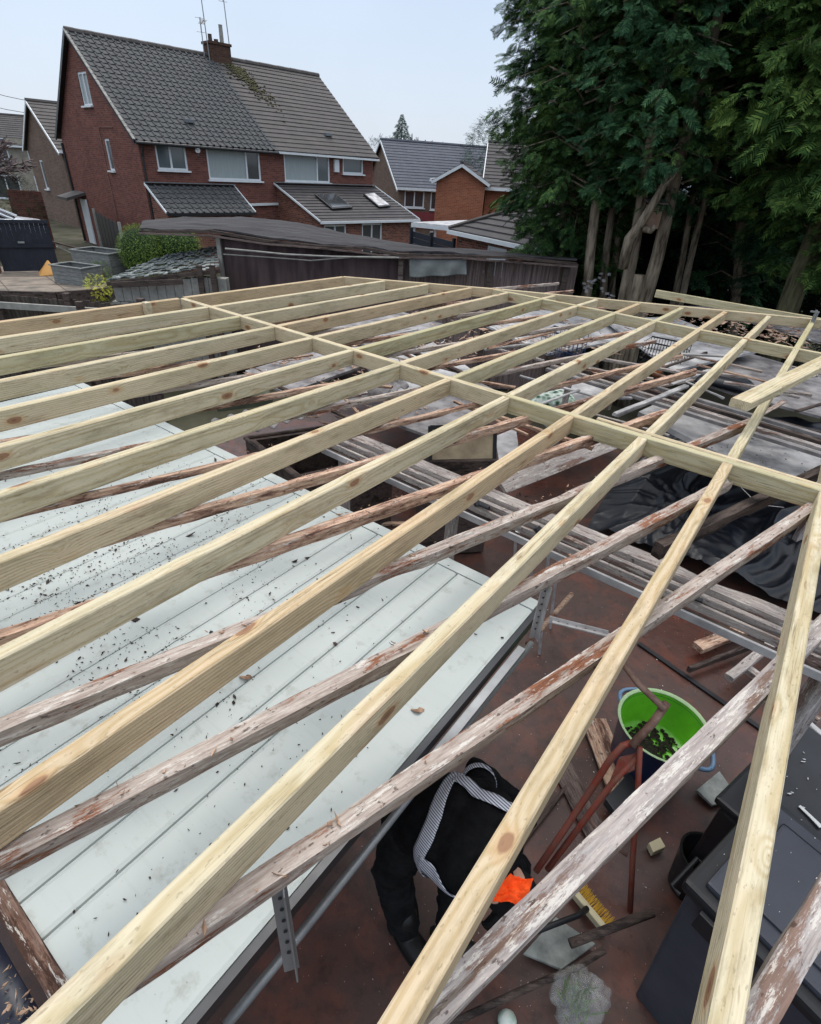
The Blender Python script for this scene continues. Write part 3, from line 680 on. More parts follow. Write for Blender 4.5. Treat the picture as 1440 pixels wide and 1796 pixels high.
# plastic bag with greens
bg_c = at(1015, 1752, .12)
bgt = thing('plastic_bag', Vector((bg_c.x, bg_c.y, 0)), 'crumpled clear plastic bag of green plant trays by the storage box', 'bag')
def bagf(a, b):
    th = a * math.tau; ph = b * math.pi; r_ = 1 + .25 * noise.noise(Vector((math.cos(th) * 2.2, math.sin(th) * 2.2, b * 5))) + .12 * noise.noise(Vector((math.cos(th) * 7, math.sin(th) * 7, b * 14)))
    return Vector((bg_c.x + .115 * r_ * math.cos(th) * math.sin(ph), bg_c.y + .1 * r_ * math.sin(th) * math.sin(ph), .13 - .13 * r_ * math.cos(ph) * 1))
MB().grid(bagf, 48, 28).build('film', 'clear', bgt, smooth=True)
mb = MB(); rr = random.Random(3)
for _ in range(70):
    a = rr.uniform(0, math.tau); r_ = rr.uniform(0, .07); p = Vector((bg_c.x + r_ * math.cos(a), bg_c.y + r_ * math.sin(a), .04)); q = p + Vector((rr.gauss(0, .03), rr.gauss(0, .03), rr.uniform(.07, .16)))
    mb.tube([p, (p + q) / 2 + Vector((rr.gauss(0, .008), 0, 0)), q], [.003, .004, .001], 4)
mb.build('plant_stems', 'hedge', bgt)
# white netting ball / cup at bottom
nb = at(890, 1790, .05)
tag(MB().lathe(nb - ZU * .05, [(.001, .085), (.02, .082), (.034, .066), (.04, .045), (.034, .02), (.001, .004)], 16).build('knitted_ball', 'cushion', smooth=True), 'small black and white speckled ball on the floor at bottom edge', 'ball')
# tool handles
pole('shovel_handle', [at(790, 1796, .10), at(905, 1742, .13), at(1010, 1697, .16), at(1060, 1666, .18)], .015, 'dkwood', 'long dark wooden tool handle lying from bottom edge towards the box', 'tool handle')
pole('post_offcut', [at(1000, 1655, .16), at(1145, 1600, .2)], .02, 'dkwood', 'thick dark round post offcut lying above the tool handle', 'post')
# broom
bp = at(1035, 1590, .06)
bra = (at(1062, 1625, .06) - at(1008, 1560, .06)).normalized()
br = thing('broom', Vector((bp.x, bp.y, 0)), 'broom head with yellow bristles lying on the red floor', 'broom')
bs = Vector((-bra.y, bra.x, 0)); bs = bs if bs.x > 0 else -bs
hd = (at(1062, 1625, .06) - at(1008, 1560, .06)).length * 1.15
MB().box(bp - bs * .02, (hd, .03, .045), (bra, bs, ZU)).build('head_stock', 'cream', br, bevel=.006)
mb = MB(); rr = random.Random(5)
for i in range(17):
    for j in range(7):
        s0 = bp + bra * ((i / 16 - .5) * hd * .94 + rr.gauss(0, .002)) + ZU * rr.uniform(-.015, .015); mb.tube([s0, s0 + bs * rr.uniform(.05, .06) + bra * rr.gauss(0, .004) + ZU * rr.gauss(0, .004)], [.0016, .001], 3, cap=False)
mb.build('bristles', 'yellow', br)
MB().tube([bp - bs * .03 + ZU * .02, bp - bs * .1 + ZU * .05, at(870, 1660, .2)], [.014, .013, .013], 8).build('broom_handle', 'boxblack', br, smooth=True)

# red stand
rs_ = thing('metal_stand', at(1105, 1600, 0), 'rusty red tubular metal stand leaning over the green tub', 'stand')
MB().tube([at(1082, 1150, 1.02), at(1120, 1200, .99), at(1166, 1244, .95)], .016, 10).build('top_arm', 'rustg', rs_, smooth=True)
MB().tube([at(1170, 1232, .95), at(1145, 1268, .88), at(1108, 1308, .78)], .019, 10).build('neck_tube', 'rustg', rs_, smooth=True)
MB().tube([at(1118, 1300, .78), at(1092, 1308, .76), at(1068, 1335, .68), at(1040, 1380, .5), at(990, 1455, .3), at(940, 1528, .08)], [.016] * 6, 10).build('curved_rail', 'rust', rs_, smooth=True)
MB().tube([at(1118, 1325, .72), at(1075, 1372, .6), at(1030, 1432, .4), at(960, 1525, .08)], [.015] * 4, 10).build('curved_rail', 'rust', rs_, smooth=True)
MB().tube([at(1122, 1310, .78), at(1118, 1400, .52), at(1110, 1500, .25), at(1105, 1598, .0)], .014, 10).build('leg', 'rust', rs_, smooth=True)
MB().tube([at(1030, 1432, .4), at(1062, 1475, .22), at(1100, 1500, .2)], .009, 8).build('brace', 'rustg', rs_, smooth=True)
MB().prism([at(1085, 1330, .7), at(1118, 1322, .72), at(1112, 1352, .66), at(1070, 1368, .6)], ZU * .01).build('gusset_plate', 'rust', rs_)

# planks & tiles on the floor
gp = 'old planks lying on the red floor'
plank('plank', ((1042, 1260), (1105, 1420)), .06, .16, .025, 'oldp', 'wide pinkish brown plank lying beside the green tub', grp=gp, sd_=41)
plank('plank', ((985, 1340), (1052, 1470)), .03, .13, .02, 'brwood', 'shorter brown plank lying left of the wide pinkish plank', grp=gp, sd_=42)
plank('plank', ((905, 1492), (1000, 1370)), .03, .02, .02, 'dkwood', 'thin dark stick lying below the crouching worker', grp=gp, sd_=43)
plank('plank', ((800, 905), (905, 900)), .06, .09, .02, 'oldp', 'pale brown plank on the floor under the middle joists', grp=gp, sd_=44)
plank('plank', ((640, 915), (850, 920)), .04, .05, .03, 'oldp', 'narrow brown plank just beyond the far panel corner', grp=gp, sd_=45)
def slab(name, pix, z, th, m, label, cat):
    return tag(MB().prism([at(a, b, z) for a, b in pix], -ZU * th).build(name, m, fixn=True, bevel=.004), label, cat)
slab('stone_slate', [(1222, 1385), (1262, 1352), (1296, 1400), (1250, 1412)], .05, .02, 'slate', 'square grey slate tile lying right of the green tub', 'tile')
slab('stone_slate', [(918, 1672), (975, 1608), (1045, 1655), (985, 1700)], .05, .02, 'slate', 'dark grey slate lying above the long tool handle', 'tile')
slab('foam_block', [(1138, 1478), (1158, 1468), (1168, 1485), (1146, 1495)], .06, .045, 'cream', 'small cream foam block alone on the red floor', 'block')
slab('pale_block', [(638, 850), (650, 845), (654, 858), (642, 862)], .3, .05, 'cream', 'tiny pale wood block in the dark debris beyond the panel', 'block')
slab('metal_tray', [(1062, 1400), (1105, 1352), (1140, 1420), (1090, 1440)], .12, .06, 'darkalu', 'grey metal tray under the red stand beside the tub', 'tray')
# floor joint channel
ch = MB().bar(at(1120, 1128, .012), at(1440, 1352, .012), .035, .012).build('drain_channel', 'boxblack'); tag(ch, 'narrow black drain channel running diagonally across the floor', 'drain')
# bits on floor
pts = [Vector((rnd.uniform(-.2, 2.6), rnd.uniform(.6, 3.6), .002)) for _ in range(420)]
pts += [at(rnd.gauss(1010, 30), rnd.gauss(1370, 35), .002) for _ in range(60)] + [at(rnd.gauss(930, 70), rnd.gauss(1640, 60), .002) for _ in range(60)]
flakes('floor_specks', pts, 'pchip', .002, .009, 'white paint crumbs scattered over the dark red floor', 'paint crumbs', 3, 1, 11)
# stacked timber under the right rails
gp = 'timber offcuts piled under the rails at right'
for i, (a, b, z, wd, m, lb) in enumerate([((1225, 1132), (1330, 1090), .12, .09, 'oldp', 'brown flat plank end nearest the rails in the dark pile'),
        ((1210, 1170), (1400, 1100), .1, .03, 'dkwood', 'thin dark lath in the pile under the rails'), ((1280, 1185), (1400, 1090), .2, .06, 'oldg', 'grey square timber with cut end in the pile under the rails'),
        ((1300, 1160), (1440, 1260), .16, .06, 'oldg', 'pale timber slanting down right across the pile'), ((1330, 1190), (1440, 1110), .12, .07, 'dkwood', 'dark damp timber behind the grey one in the pile')]):
    plank('timber_offcut', (a, b), z, wd, .05, m, lb, 'timber', gp, sd_=60 + i)
for i, (a, b, z, m, lb) in enumerate([((1360, 1215), (1470, 1310), .62, 'wmetal', 'white metal rail at right edge above the black chest'), ((1365, 1245), (1470, 1340), .6, 'alu', 'dull grey metal rail at right edge below the white one')]):
    plank('metal_rail', (a, b), z, .035, .03, m, lb, 'rail', 'metal rails at the right edge', rough=0, sd_=70 + i)

# ================================================================== RAILS (old sliding door head) AND FAR CLUTTER
tr = thing('door_head_rails', at(1010, 920, 1.45), 'long old door head beam with grey sliding tracks crossing under the frame', 'rail assembly')
a0, a1 = at(596, 752, 1.5), at(1500, 1128, 1.5); dh = (a1 - a0).normalized(); sh = Vector((dh.y, -dh.x, 0)); sh = sh if sh.y < 0 else -sh
beam('head_beam', a0, a1, .085, .06, 'oldg', tr, ZU, rough=.5, seed=81)
for i, (o1, z_, wd, hh, m_) in enumerate(((.062, -.03, .03, .05, 'oldg'), (.09, -.06, .02, .012, 'dkwood'), (.112, -.05, .016, .04, 'oldg'), (.14, -.09, .03, .012, 'dkwood'), (.165, -.08, .014, .04, 'dirtyw'))):
    q0, q1 = a0 + sh * o1 + ZU * z_, a1 + sh * o1 + ZU * z_
    beam(('track', 'track_web', 'track', 'drip_rail', 'drip_rail')[i], q0, q1, wd, hh, m_, tr, ZU, rough=.25 if i in (0,) else 0, r_=.002, seed=82 + i)
for t in (.42, .55, .80):
    q = a0.lerp(a1, t) + sh * .115 + ZU * -.03; MB().tube([q - dh * .04, q + dh * .04], .012, 8).tube([q - dh * .05 + ZU * .01, q - dh * .03 - ZU * .01], .02, 6).build('roller', 'darkalu', tr)
for t in (.015, .33, .985):
    q = a0.lerp(a1, t) + ZU * -.06; beam('post', Vector((q.x, q.y, 0)), q, .07, .07, 'oldg', tr, Vector((0, 1, 0)))
t2 = thing('far_rail_beam', at(1300, 720, 1.35), 'bundle of grey aluminium rails crossing below the frame at upper right', 'rails')
b0, b1 = at(985, 628, 1.35), at(1520, 785, 1.35); d2 = (b1 - b0).normalized(); s2 = Vector((d2.y, -d2.x, 0)); s2 = s2 if s2.y < 0 else -s2
for i in range(4):
    beam('rail', b0 + s2 * .085 * i + ZU * -.02 * i, b1 + s2 * .085 * i - ZU * .02 * i, .05, .03, ('dirtyg', 'dkwood', 'oldg', 'dirtyg')[i], t2, ZU, r_=.002, seed=90 + i)
for t in (.05, .95):
    q = b0.lerp(b1, t) - ZU * .03; beam('post', Vector((q.x, q.y, 0)), q, .06, .06, 'oldg', t2, Vector((0, 1, 0)))

def sheet(name, pix, z, th, m, label, cat='sheet', grp=None, dz=None):
    P = [at(a, b, z + (dz[i] if dz else 0)) for i, (a, b) in enumerate(pix)]
    return tag(MB().prism(P, -ZU * th).build(name, m, fixn=True), label, cat, grp)
gs = 'dirty boards and sheets stacked below the far frame'
sheet('plastic_board', [(1120, 722), (1190, 690), (1440, 772), (1440, 880), (1300, 815)], 1.05, .05, 'dirtyw', 'white board speckled black with mould, below the second cross beam at right', 'board', gs)
sheet('plastic_board', [(830, 560), (980, 540), (1120, 590), (960, 620)], 1.0, .03, 'dirtyw', 'pale grey board glimpsed between the middle far joists', 'board', gs)
sheet('plastic_board', [(1060, 560), (1180, 555), (1330, 615), (1180, 650)], 1.1, .03, 'dirtyw', 'large dirty white board under the second cross beam near the trees', 'board', gs)
sheet('plastic_board', [(1180, 655), (1290, 612), (1470, 665), (1440, 730), (1290, 690)], .95, .03, 'dirtyg', 'dull grey board behind the rail bundle at the right edge', 'board', gs)
sheet('plastic_board', [(640, 640), (760, 600), (830, 650), (700, 700)], .9, .03, 'dirtyw', 'pale board left of the dark cabinet between joists', 'board', gs)
sheet('plastic_board', [(700, 702), (820, 660), (880, 690), (770, 770), (700, 745)], .85, .03, 'dirtyg', 'grey lining board beside the cabinet top', 'board', gs)
sheet('plastic_board', [(430, 650), (560, 612), (640, 640), (500, 690)], .9, .03, 'dirtyg', 'grey board far left beyond the panel', 'board', gs)
sheet('plastic_board', [(560, 575), (700, 545), (800, 575), (660, 612)], 1.0, .03, 'dirtyg', 'grey board nearest the far fence between joists', 'board', gs)
sheet('plastic_board', [(900, 700), (1010, 650), (1090, 680), (960, 745)], .8, .03, 'dirtyw', 'pale cloth-like board next to the patterned cushion', 'board', gs)
sheet('plastic_board', [(1150, 535), (1240, 540), (1440, 600), (1440, 560), (1330, 540)], 1.2, .03, 'dirtyg', 'grey board along the far edge below the loose timber length', 'board', gs)
sheet('green_board', [(368, 690), (470, 680), (478, 700), (380, 712)], 1.0, .06, m_plain('mossy_board', srgb(86, 92, 76), .9, .1, 0, .4, 6), 'mossy green board beyond the far edge of the white panel', 'board')
# corrugated torn sheet
def corr(a, b):
    p = at(370, 738, 1.15).lerp(at(700, 655, 1.15), a) + Vector((.12, -.28, 0)) * (b + .12 * noise.noise(Vector((a * 14, 0, 0))) * b)
    return p + ZU * (.02 * math.sin(a * 95) - .05 * b + .03 * noise.noise(Vector((a * 6, b * 3, 2))))
tag(MB().grid(corr, 160, 8).build('corrugated_sheet', 'dirtyg', smooth=True, solid=.004), 'torn corrugated grey roofing sheet with ragged edge past the white panel', 'roofing sheet')
# dark hollow cabinet / grate left of rails
gb = thing('stone_trough', at(600, 800, .4), 'dark stained trough with moulded edges in the shadow beyond the panel', 'trough')
P = [at(430, 770, .75), at(610, 745, .75), at(690, 800, .75), at(520, 840, .75)]
cen = sum(P, Vector()) / 4
inn = [cen + (p - cen) * .86 for p in P]
mb = MB(); o_ = 0
low = [Vector((p.x, p.y, 0.02)) for p in P]; inl = [Vector((p.x, p.y, .25)) for p in inn]
mb.add(P + inn + low + inl, [(0, 1, 5, 4), (1, 2, 6, 5), (2, 3, 7, 6), (3, 0, 4, 7), (8, 9, 1, 0), (9, 10, 2, 1), (10, 11, 3, 2), (11, 8, 0, 3), (4, 5, 13, 12), (5, 6, 14, 13), (6, 7, 15, 14), (7, 4, 12, 15), (12, 13, 14, 15)])
mb.build('trough_body', 'dkwood', gb, fixn=True)
MB().tube([p + ZU * .01 for p in P] + [P[0] + ZU * .01], .02, 8).build('moulded_edge', 'dkwood', gb)
# picture / cabinet
cb = thing('glazed_cabinet', at(820, 800, .4), 'old dark-framed cabinet with a pale picture panel behind the door head rails', 'cabinet')
c0, c1 = at(752, 815, .95), at(872, 812, .95); dx = (c1 - c0); dx.z = 0; Lc = dx.length; dx.normalize(); dy = Vector((dx.y, -dx.x, 0)); dy = dy if dy.y < 0 else -dy
cc = (c0 + c1) / 2
MB().box(cc - dy * .2 + ZU * -.45, (Lc, .4, .95), (dx, dy, ZU)).build('carcass', 'dkwood', cb, bevel=.01)
t_ = (ZU * .94 + dy * -.34).normalized()
fc = cc + ZU * .12 - dy * .08
mb = MB()
for sx_ in (-1, 1): mb.bar(fc + dx * sx_ * Lc * .47 - t_ * .17, fc + dx * sx_ * Lc * .47 + t_ * .17, .035, .03, up=dx)
for sz_ in (-1, 1): mb.bar(fc - dx * Lc * .47 + t_ * .16 * sz_, fc + dx * Lc * .47 + t_ * .16 * sz_, .03, .035, up=t_)
mb.build('picture_frame', 'boxblack', cb)
MB().box(fc, (Lc * .9, .012, .3), (dx, t_.cross(dx), t_)).build('picture_panel', m_plain('aged_cream_print', srgb(176, 160, 132), .6, .3, 0, .4, 6, c2=srgb(112, 96, 80)), cb)
slab('white_door', [(868, 765), (905, 750), (912, 800), (880, 835)], .9, .04, 'dirtyw', 'upright white board beside the dark-framed cabinet', 'board')
# cushion
cu = at(968, 698, .85)
def cus(a, b):
    x, y = (a - .5) * 2, (b - .5) * 2; e = (1 - abs(x) ** 4) * (1 - abs(y) ** 4)
    return cu + Vector((x * .26, y * .2, .07 * max(0, e) ** .5))
mb = MB().grid(cus, 20, 16); n0 = len(mb.v); mb.grid(lambda a, b: Vector((cus(a, b).x, cus(a, b).y, 2 * cu.z - cus(a, b).z)), 20, 16)
tag(mb.build('cushion', 'cushion', smooth=True), 'green and white patterned cushion glimpsed between joists at centre', 'cushion')
# wire crates
def crate(label, px_, z, m, n_=9):
    t = thing('wire_crate', px_, label, 'crate', 'wire crates below the far frame')
    mb = MB(); L_, D_, H_ = .5, .34, .28; o = Vector((px_.x, px_.y, px_.z))
    def Q(a, b, c): return o + UH * (a - .5) * L_ + VH * (b - .5) * D_ + ZU * c * H_
    for i in range(n_ + 1):
        f_ = i / n_
        mb.bar(Q(f_, 0, 0), Q(f_, 0, 1), .006, .006).bar(Q(f_, 1, 0), Q(f_, 1, 1), .006, .006)
    for i in range(5):
        f_ = i / 4
        for j in (0, 1): mb.bar(Q(0, j, f_), Q(1, j, f_), .006, .006); mb.bar(Q(j, 0, f_), Q(j, 1, f_), .006, .006)
    for i in range(6): mb.bar(Q(0, i / 5, .01), Q(1, i / 5, .01), .005, .005)
    mb.build('wire_mesh', m, t); MB().bar(Q(0, 0, 1.02), Q(1, 0, 1.02), .016, .016).bar(Q(0, 1, 1.02), Q(1, 1, 1.02), .016, .016).build('top_rim', m, t); return t
crate('dark blue wire crate near the middle far joists', at(985, 620, 1.0), 1.0, 'blue')
crate('dark wire crate with orange tub beside it, under the far beam', at(1160, 640, 1.0), 1.0, 'boxblack', 14)
tag(MB().lathe(at(1150, 662, .95), [(.001, .02), (.05, .02), (.06, .16), (.05, .155)], 14).build('orange_tub', m_plain('terracotta_plastic', srgb(176, 104, 62), .5, .3), smooth=True), 'small terracotta tub beside the dark wire crate', 'tub')
# black bin lid
bl = at(1270, 672, .98)
bn = thing('bin_lid', bl, 'rounded blue-black plastic bin lid with ribs beyond the rails at right', 'bin lid')
def lidf(a, b):
    x, y = (a - .5) * 2, (b - .5) * 2; return bl + UH * x * .3 + VH * y * .22 + ZU * (.09 * max(0, (1 - x ** 4) * (1 - y ** 4)) ** .6)
MB().grid(lidf, 20, 16).build('dome', 'tarp', bn, smooth=True, solid=.01)
mb = MB()
for j in range(4): mb.tube([lidf(.1 + .8 * i / 8, .3 + .13 * j) + ZU * .006 for i in range(9)], .006, 5)
mb.build('rib', 'boxgrey', bn)
# second small tarp at right edge
def tp2(a, b): p = at(1225, 735, .8).lerp(at(1500, 765, .8), a) + VH * (b * .55 - .15); return p + ZU * .06 * noise.noise(Vector((a * 6, b * 4, 9)))
tag(MB().grid(tp2, 30, 14).build('tarp_strip', 'tarp', smooth=True, solid=.003), 'strip of dark tarpaulin under the rails at the right edge', 'tarpaulin')
# big tarp
tp0 = at(1036, 888, .35)
def crease(x, y, k, w_):
    v_ = noise.noise(Vector((x * k, y * k * 1.3, k))); return max(0, 1 - abs(v_) * w_)
def tpf(a, b):
    g_ = tp0 + UH * (a * 3.4) + VH * (b * 2.6); x, y = g_.x, g_.y
    h_ = .42 - .24 * max(0, 1 - b * 5) - .5 * max(0, .08 - a) * 4
    h_ += .2 * noise.noise(Vector((a * 3.1, b * 2.6, 1)))
    xx_ = x + .25 * noise.noise(Vector((x * 1.5, y * 1.5, 4))); yy_ = y + .25 * noise.noise(Vector((x * 1.5, y * 1.5, 14)))
    h_ += .075 * crease(xx_, yy_, 1.7, 4) ** 1.6 + .035 * crease(xx_ + 7, yy_, 3.6, 4) + .012 * crease(xx_, yy_ + 3, 8, 3.5)
    return Vector((x, y, max(.015, h_)))
tag(MB().grid(tpf, 230, 160).build('tarpaulin', 'tarp', smooth=True), 'large crumpled blue-black tarpaulin beyond the door head rails', 'tarpaulin')
# debris on top of boards: brown strips and bark
pts = []
for (cx, cy, sx_, sy_, n_, z) in ((560, 640, 90, 18, 150, .95), (980, 600, 110, 14, 160, 1.05), (1300, 575, 70, 12, 260, 1.24), (1120, 560, 60, 8, 120, 1.14), (760, 600, 90, 15, 160, .98), (1380, 590, 40, 10, 90, 1.24), (650, 720, 60, 14, 80, .9), (860, 560, 80, 8, 120, 1.03)):
    pts += [at(rnd.gauss(cx, sx_), rnd.gauss(cy, sy_), z) for _ in range(n_)]
flakes('roof_debris', pts, 'oldp', .03, .16, 'brown bark and broken strips heaped on the boards below the far joists', 'debris', 5, .8, 13)
flakes('pale_debris', pts[::5], 'pchip', .015, .07, 'pale broken fragments among the debris below the far joists', 'debris', 4, .8, 14)
pts = [at(rnd.gauss(645, 45), rnd.gauss(845, 22), .02) for _ in range(700)] + [at(rnd.gauss(840, 70), rnd.gauss(880, 18), .02) for _ in range(250)]
flakes('leaf_mulch', pts, 'mulch', .01, .045, 'dark wet leaf litter on the floor beyond the far panel corner', 'leaf litter', 3, 1.4, 15)
flakes('mould_spots', [at(rnd.uniform(1180, 1430), rnd.gauss(795, 22), 1.052) for _ in range(60)], 'bark', .006, .02, 'black mould spots on the white board at right', 'mould spots', 1.3, .1, 16)
# lattice frame below the rails (small white step ladder)
lt = thing('step_ladder', at(940, 960, .3), 'small white metal step ladder lying below the door head rails', 'ladder')
l0, l1, l2, l3 = at(905, 935, .9), at(962, 975, .9), at(985, 925, .95), at(940, 905, .95)
MB().bar(l0, l1, .02, .02).bar(l3, l2, .02, .02).build('rung', 'wmetal', lt)
MB().bar(l0, l3, .02, .02).build('side_rail', 'wmetal', lt); MB().bar(l1, l2, .02, .02).build('side_rail', 'wmetal', lt)
for p in (l0, l1, l2, l3): MB().bar(Vector((p.x + .1, p.y, 0)), p, .018, .018, up=Vector((0, 1, 0))).build('leg', 'wmetal', lt)
tag(MB().tube([at(1300, 855, .9), at(1330, 885, .9), at(1375, 890, .88)], .003, 5).build('loose_wire', 'wmetal'), 'thin pale wire curling over the tarpaulin', 'wire')
tag(beam('grey_board', at(880, 850, 1.3), at(1085, 770, 1.3), .13, .025, 'oldg', None, (ZU + Vector((0, -.8, 0))).normalized(), rough=.3, seed=55), 'wide grey board leaning under the cross beam at centre right', 'board')
# ================================================================== WORKER
def remesh(mb, name, m, parent, vox=.011, sm=6, fold=0):
    me = bpy.data.meshes.new(name + '_raw'); me.from_pydata(mb.v, [], mb.f); o = bpy.data.objects.new(name + '_raw', me); COL.objects.link(o)
    a = o.modifiers.new('r', 'REMESH'); a.mode = 'VOXEL'; a.voxel_size = vox; s_ = o.modifiers.new('s', 'SMOOTH'); s_.iterations = sm; s_.factor = .5
    dg = bpy.context.evaluated_depsgraph_get(); dg.update(); m2 = bpy.data.meshes.new_from_object(o.evaluated_get(dg)); COL.objects.unlink(o); bpy.data.objects.remove(o)
    out = MB(); out.v = [v_.co + v_.normal * (fold * (noise.noise(v_.co * 11) * .5 + max(0, 1 - abs(noise.noise(v_.co * 9 + Vector((5, 5, 5)))) * 6) * .55 + noise.noise(v_.co * 28) * .22)) for v_ in m2.vertices]; out.f = [tuple(p.vertices) for p in m2.polygons]
    return out.build(name, m, parent, smooth=True), BVHTree.FromPolygons(out.v, out.f)
def ball(mb, c, r, sx=1, sy=1, sz=1, ax=None):
    X, Y, Z = ax or (Vector((1, 0, 0)), Vector((0, 1, 0)), ZU)
    n, k = 14, 8; prof = [(max(.0005, r * math.sin(math.pi * i / k)), -r * math.cos(math.pi * i / k)) for i in range(k + 1)]
    o = len(mb.v); mb.lathe(Vector(), prof, n)
    for i in range(o, len(mb.v)): q_ = mb.v[i]; mb.v[i] = Vector(c) + X * q_.x * sx + Y * q_.y * sy + Z * q_.z * sz
    mb.f.append(tuple(o + i for i in reversed(range(n)))); mb.f.append(tuple(o + k * n + i for i in range(n)))
def limb(mb, pts, rad):
    P = []; Rr = []
    for i in range(len(pts) - 1):
        for t in np.linspace(0, 1, 5)[:-1]: P.append(Vector(pts[i]).lerp(Vector(pts[i + 1]), t)); Rr.append(rad[i] * (1 - t) + rad[i + 1] * t)
    P.append(Vector(pts[-1])); Rr.append(rad[-1]); mb.tube(P, Rr, 14)
    for p, r in zip(pts, rad): ball(mb, p, r)
hipc = at(742, 1432, .86); chest = at(838, 1470, 1.0); neck = at(872, 1518, .95); head = at(884, 1546, .86)
pel = at(730, 1425, .84)
spd = (chest - pel).normalized(); lat = spd.cross(ZU).normalized(); upd = lat.cross(spd)
hip1, kn1, an1, to1 = at(716, 1452, .80), at(688, 1528, .46), at(708, 1622, .10), at(728, 1662, .045)
hip2, kn2, an2, to2 = at(752, 1415, .80), at(806, 1545, .50), at(792, 1640, .10), at(820, 1672, .045)
sh1, el1, ha1 = at(846, 1408, .95), at(836, 1352, .78), at(912, 1408, .60)
sh2, el2, ha2 = at(868, 1530, .93), at(908, 1520, .70), at(886, 1590, .50)
wk = thing('person', Vector((an1.x, an1.y, 0)), 'crouching worker in black jacket with striped reflective bands, bent over under the frame', 'person')
def fig(mb, k, legs=True, arms=True, torso=True):
    if torso:
        for t, a, b in ((0, .145, .12), (.2, .15, .125), (.45, .165, .125), (.75, .19, .13), (1.0, .19, .12), (1.12, .16, .1)):
            c = pel.lerp(chest, t) + upd * .03 * math.sin(t * 3.14); ball(mb, c, 1, .11 * k, a * k, b * k, (spd, lat, upd))
    if legs:
        limb(mb, [hip1, kn1, an1], [.092 * k, .074 * k, .062 * k]); limb(mb, [hip2, kn2, an2], [.092 * k, .074 * k, .06 * k]); ball(mb, pel, .13 * k, 1, 1.1, .9, (spd, lat, upd))
    if arms:
        for s_, e_, h_ in ((sh1, el1, ha1), (sh2, el2, ha2)): limb(mb, [chest.lerp(s_, .6), s_, e_, h_], [.08 * k, .066 * k, .05 * k, .034 * k])
mb = MB(); fig(mb, .9)
limb(mb, [chest + spd * .08, neck, head], [.07, .058, .06])
hf = (head - neck).normalized(); hl_ = lat; hu = hl_.cross(hf)
ball(mb, head + hf * .03, .1, 1.12, .8, .98, (hf, hl_, hu))
face = -hu if hu.z > 0 else hu
ball(mb, head + face * .098 + hf * .02, .016, 1.4, .8, 1, (hf, hl_, hu)); ball(mb, head + face * .07 - hf * .06, .03, 1, 1, 1, (hf, hl_, hu))
for s_ in (-1, 1):
    ball(mb, head + hl_ * .082 * s_ - hf * .01, .022, 1, .4, 1, (hf, hl_, hu)); ball(mb, head + face * .085 + hl_ * .03 * s_ + hf * .045, .012)
def hand(mb, w_, d, pn_, k=1.0):
    """palm, four fingers and a thumb; d forearm direction, pn_ palm normal (curl side)"""
    d = d.normalized(); sd_ = d.cross(pn_).normalized(); pn_ = sd_.cross(d)
    ball(mb, w_ + d * .05, .045, 1.05, .42 * k, .92, (d, pn_, sd_))
    for i, (o_, L_) in enumerate(((-.033, .06), (-.011, .07), (.011, .066), (.032, .052))):
        b_ = w_ + d * .085 + sd_ * o_; a1 = b_ + d * L_ * .5 + pn_ * .012; a2 = a1 + d * L_ * .22 + pn_ * .026; a3 = a2 - d * .004 + pn_ * .024
        mb.tube([b_ - d * .02, b_, a1, a2, a3], [.0105 * k, .0105 * k, .0098 * k, .009 * k, .0075 * k], 8)
    t0 = w_ + d * .03 - sd_ * .03; mb.tube([t0, t0 + d * .025 - sd_ * .03 + pn_ * .01, t0 + d * .055 - sd_ * .035 + pn_ * .028], [.014 * k, .0125 * k, .0095 * k], 8)
hand(mb, ha1, ha1 - el1, -ZU); hand(mb, ha2, ha2 - el2, Vector((-.5, .3, -.6)).normalized())
remesh(mb, 'body', 'skin', wk, .008, 2)
mb = MB(); fig(mb, 1.07, legs=False); jk, bv = remesh(mb, 'jacket', 'black', wk, .009, 5, .009); _o, bv = remesh(mb, 'tmp', 'black', None, .012, 10); COL.objects.unlink(_o); bpy.data.objects.remove(_o)
mb = MB(); fig(mb, 1.1, arms=False, torso=False); tj, bvt = remesh(mb, 'trousers', 'trouser', wk, .009, 5, .017)
for a_, t_ in ((an1, to1), (an2, to2)):
    mb = MB(); d = (t_ - a_); d.z = 0; d.normalize(); sd_ = Vector((-d.y, d.x, 0))
    limb(mb, [a_ + ZU * .1, a_ + ZU * .0], [.058, .056]); ball(mb, a_ + d * .08 + ZU * (.05 - a_.z), 1, .15, .052, .052, (d, sd_, ZU)); ball(mb, a_ - d * .02 + ZU * (.05 - a_.z), 1, .07, .046, .055, (d, sd_, ZU))
    b_, _ = remesh(mb, 'boot', 'boot', wk, .009, 3)
    so = MB(); n_ = 20; C0 = a_ + d * .06; C0 = Vector((C0.x, C0.y, .002))
    so.prism([C0 + d * .165 * math.cos(q_ / n_ * math.tau) + sd_ * (.052 + .006 * math.cos(q_ / n_ * math.tau)) * math.sin(q_ / n_ * math.tau) for q_ in range(n_)], ZU * .022).build('sole', 'rubber', b_)
mb = MB()
for w_, e_, pn_ in ((ha1, el1, -ZU), (ha2, el2, Vector((-.5, .3, -.6)).normalized())): hand(mb, w_, w_ - e_, pn_, 1.22); limb(mb, [w_.lerp(e_, .12), w_ + (w_ - e_).normalized() * .02], [.042, .036])
remesh(mb, 'work_gloves', 'rubber', wk, .007, 1)
mb = MB(); ball(mb, head + hf * .055 - face * .012, .112, 1.0, .82, .98, (hf, hl_, hu)); remesh(mb, 'beanie', 'trouser', wk, .008, 2)
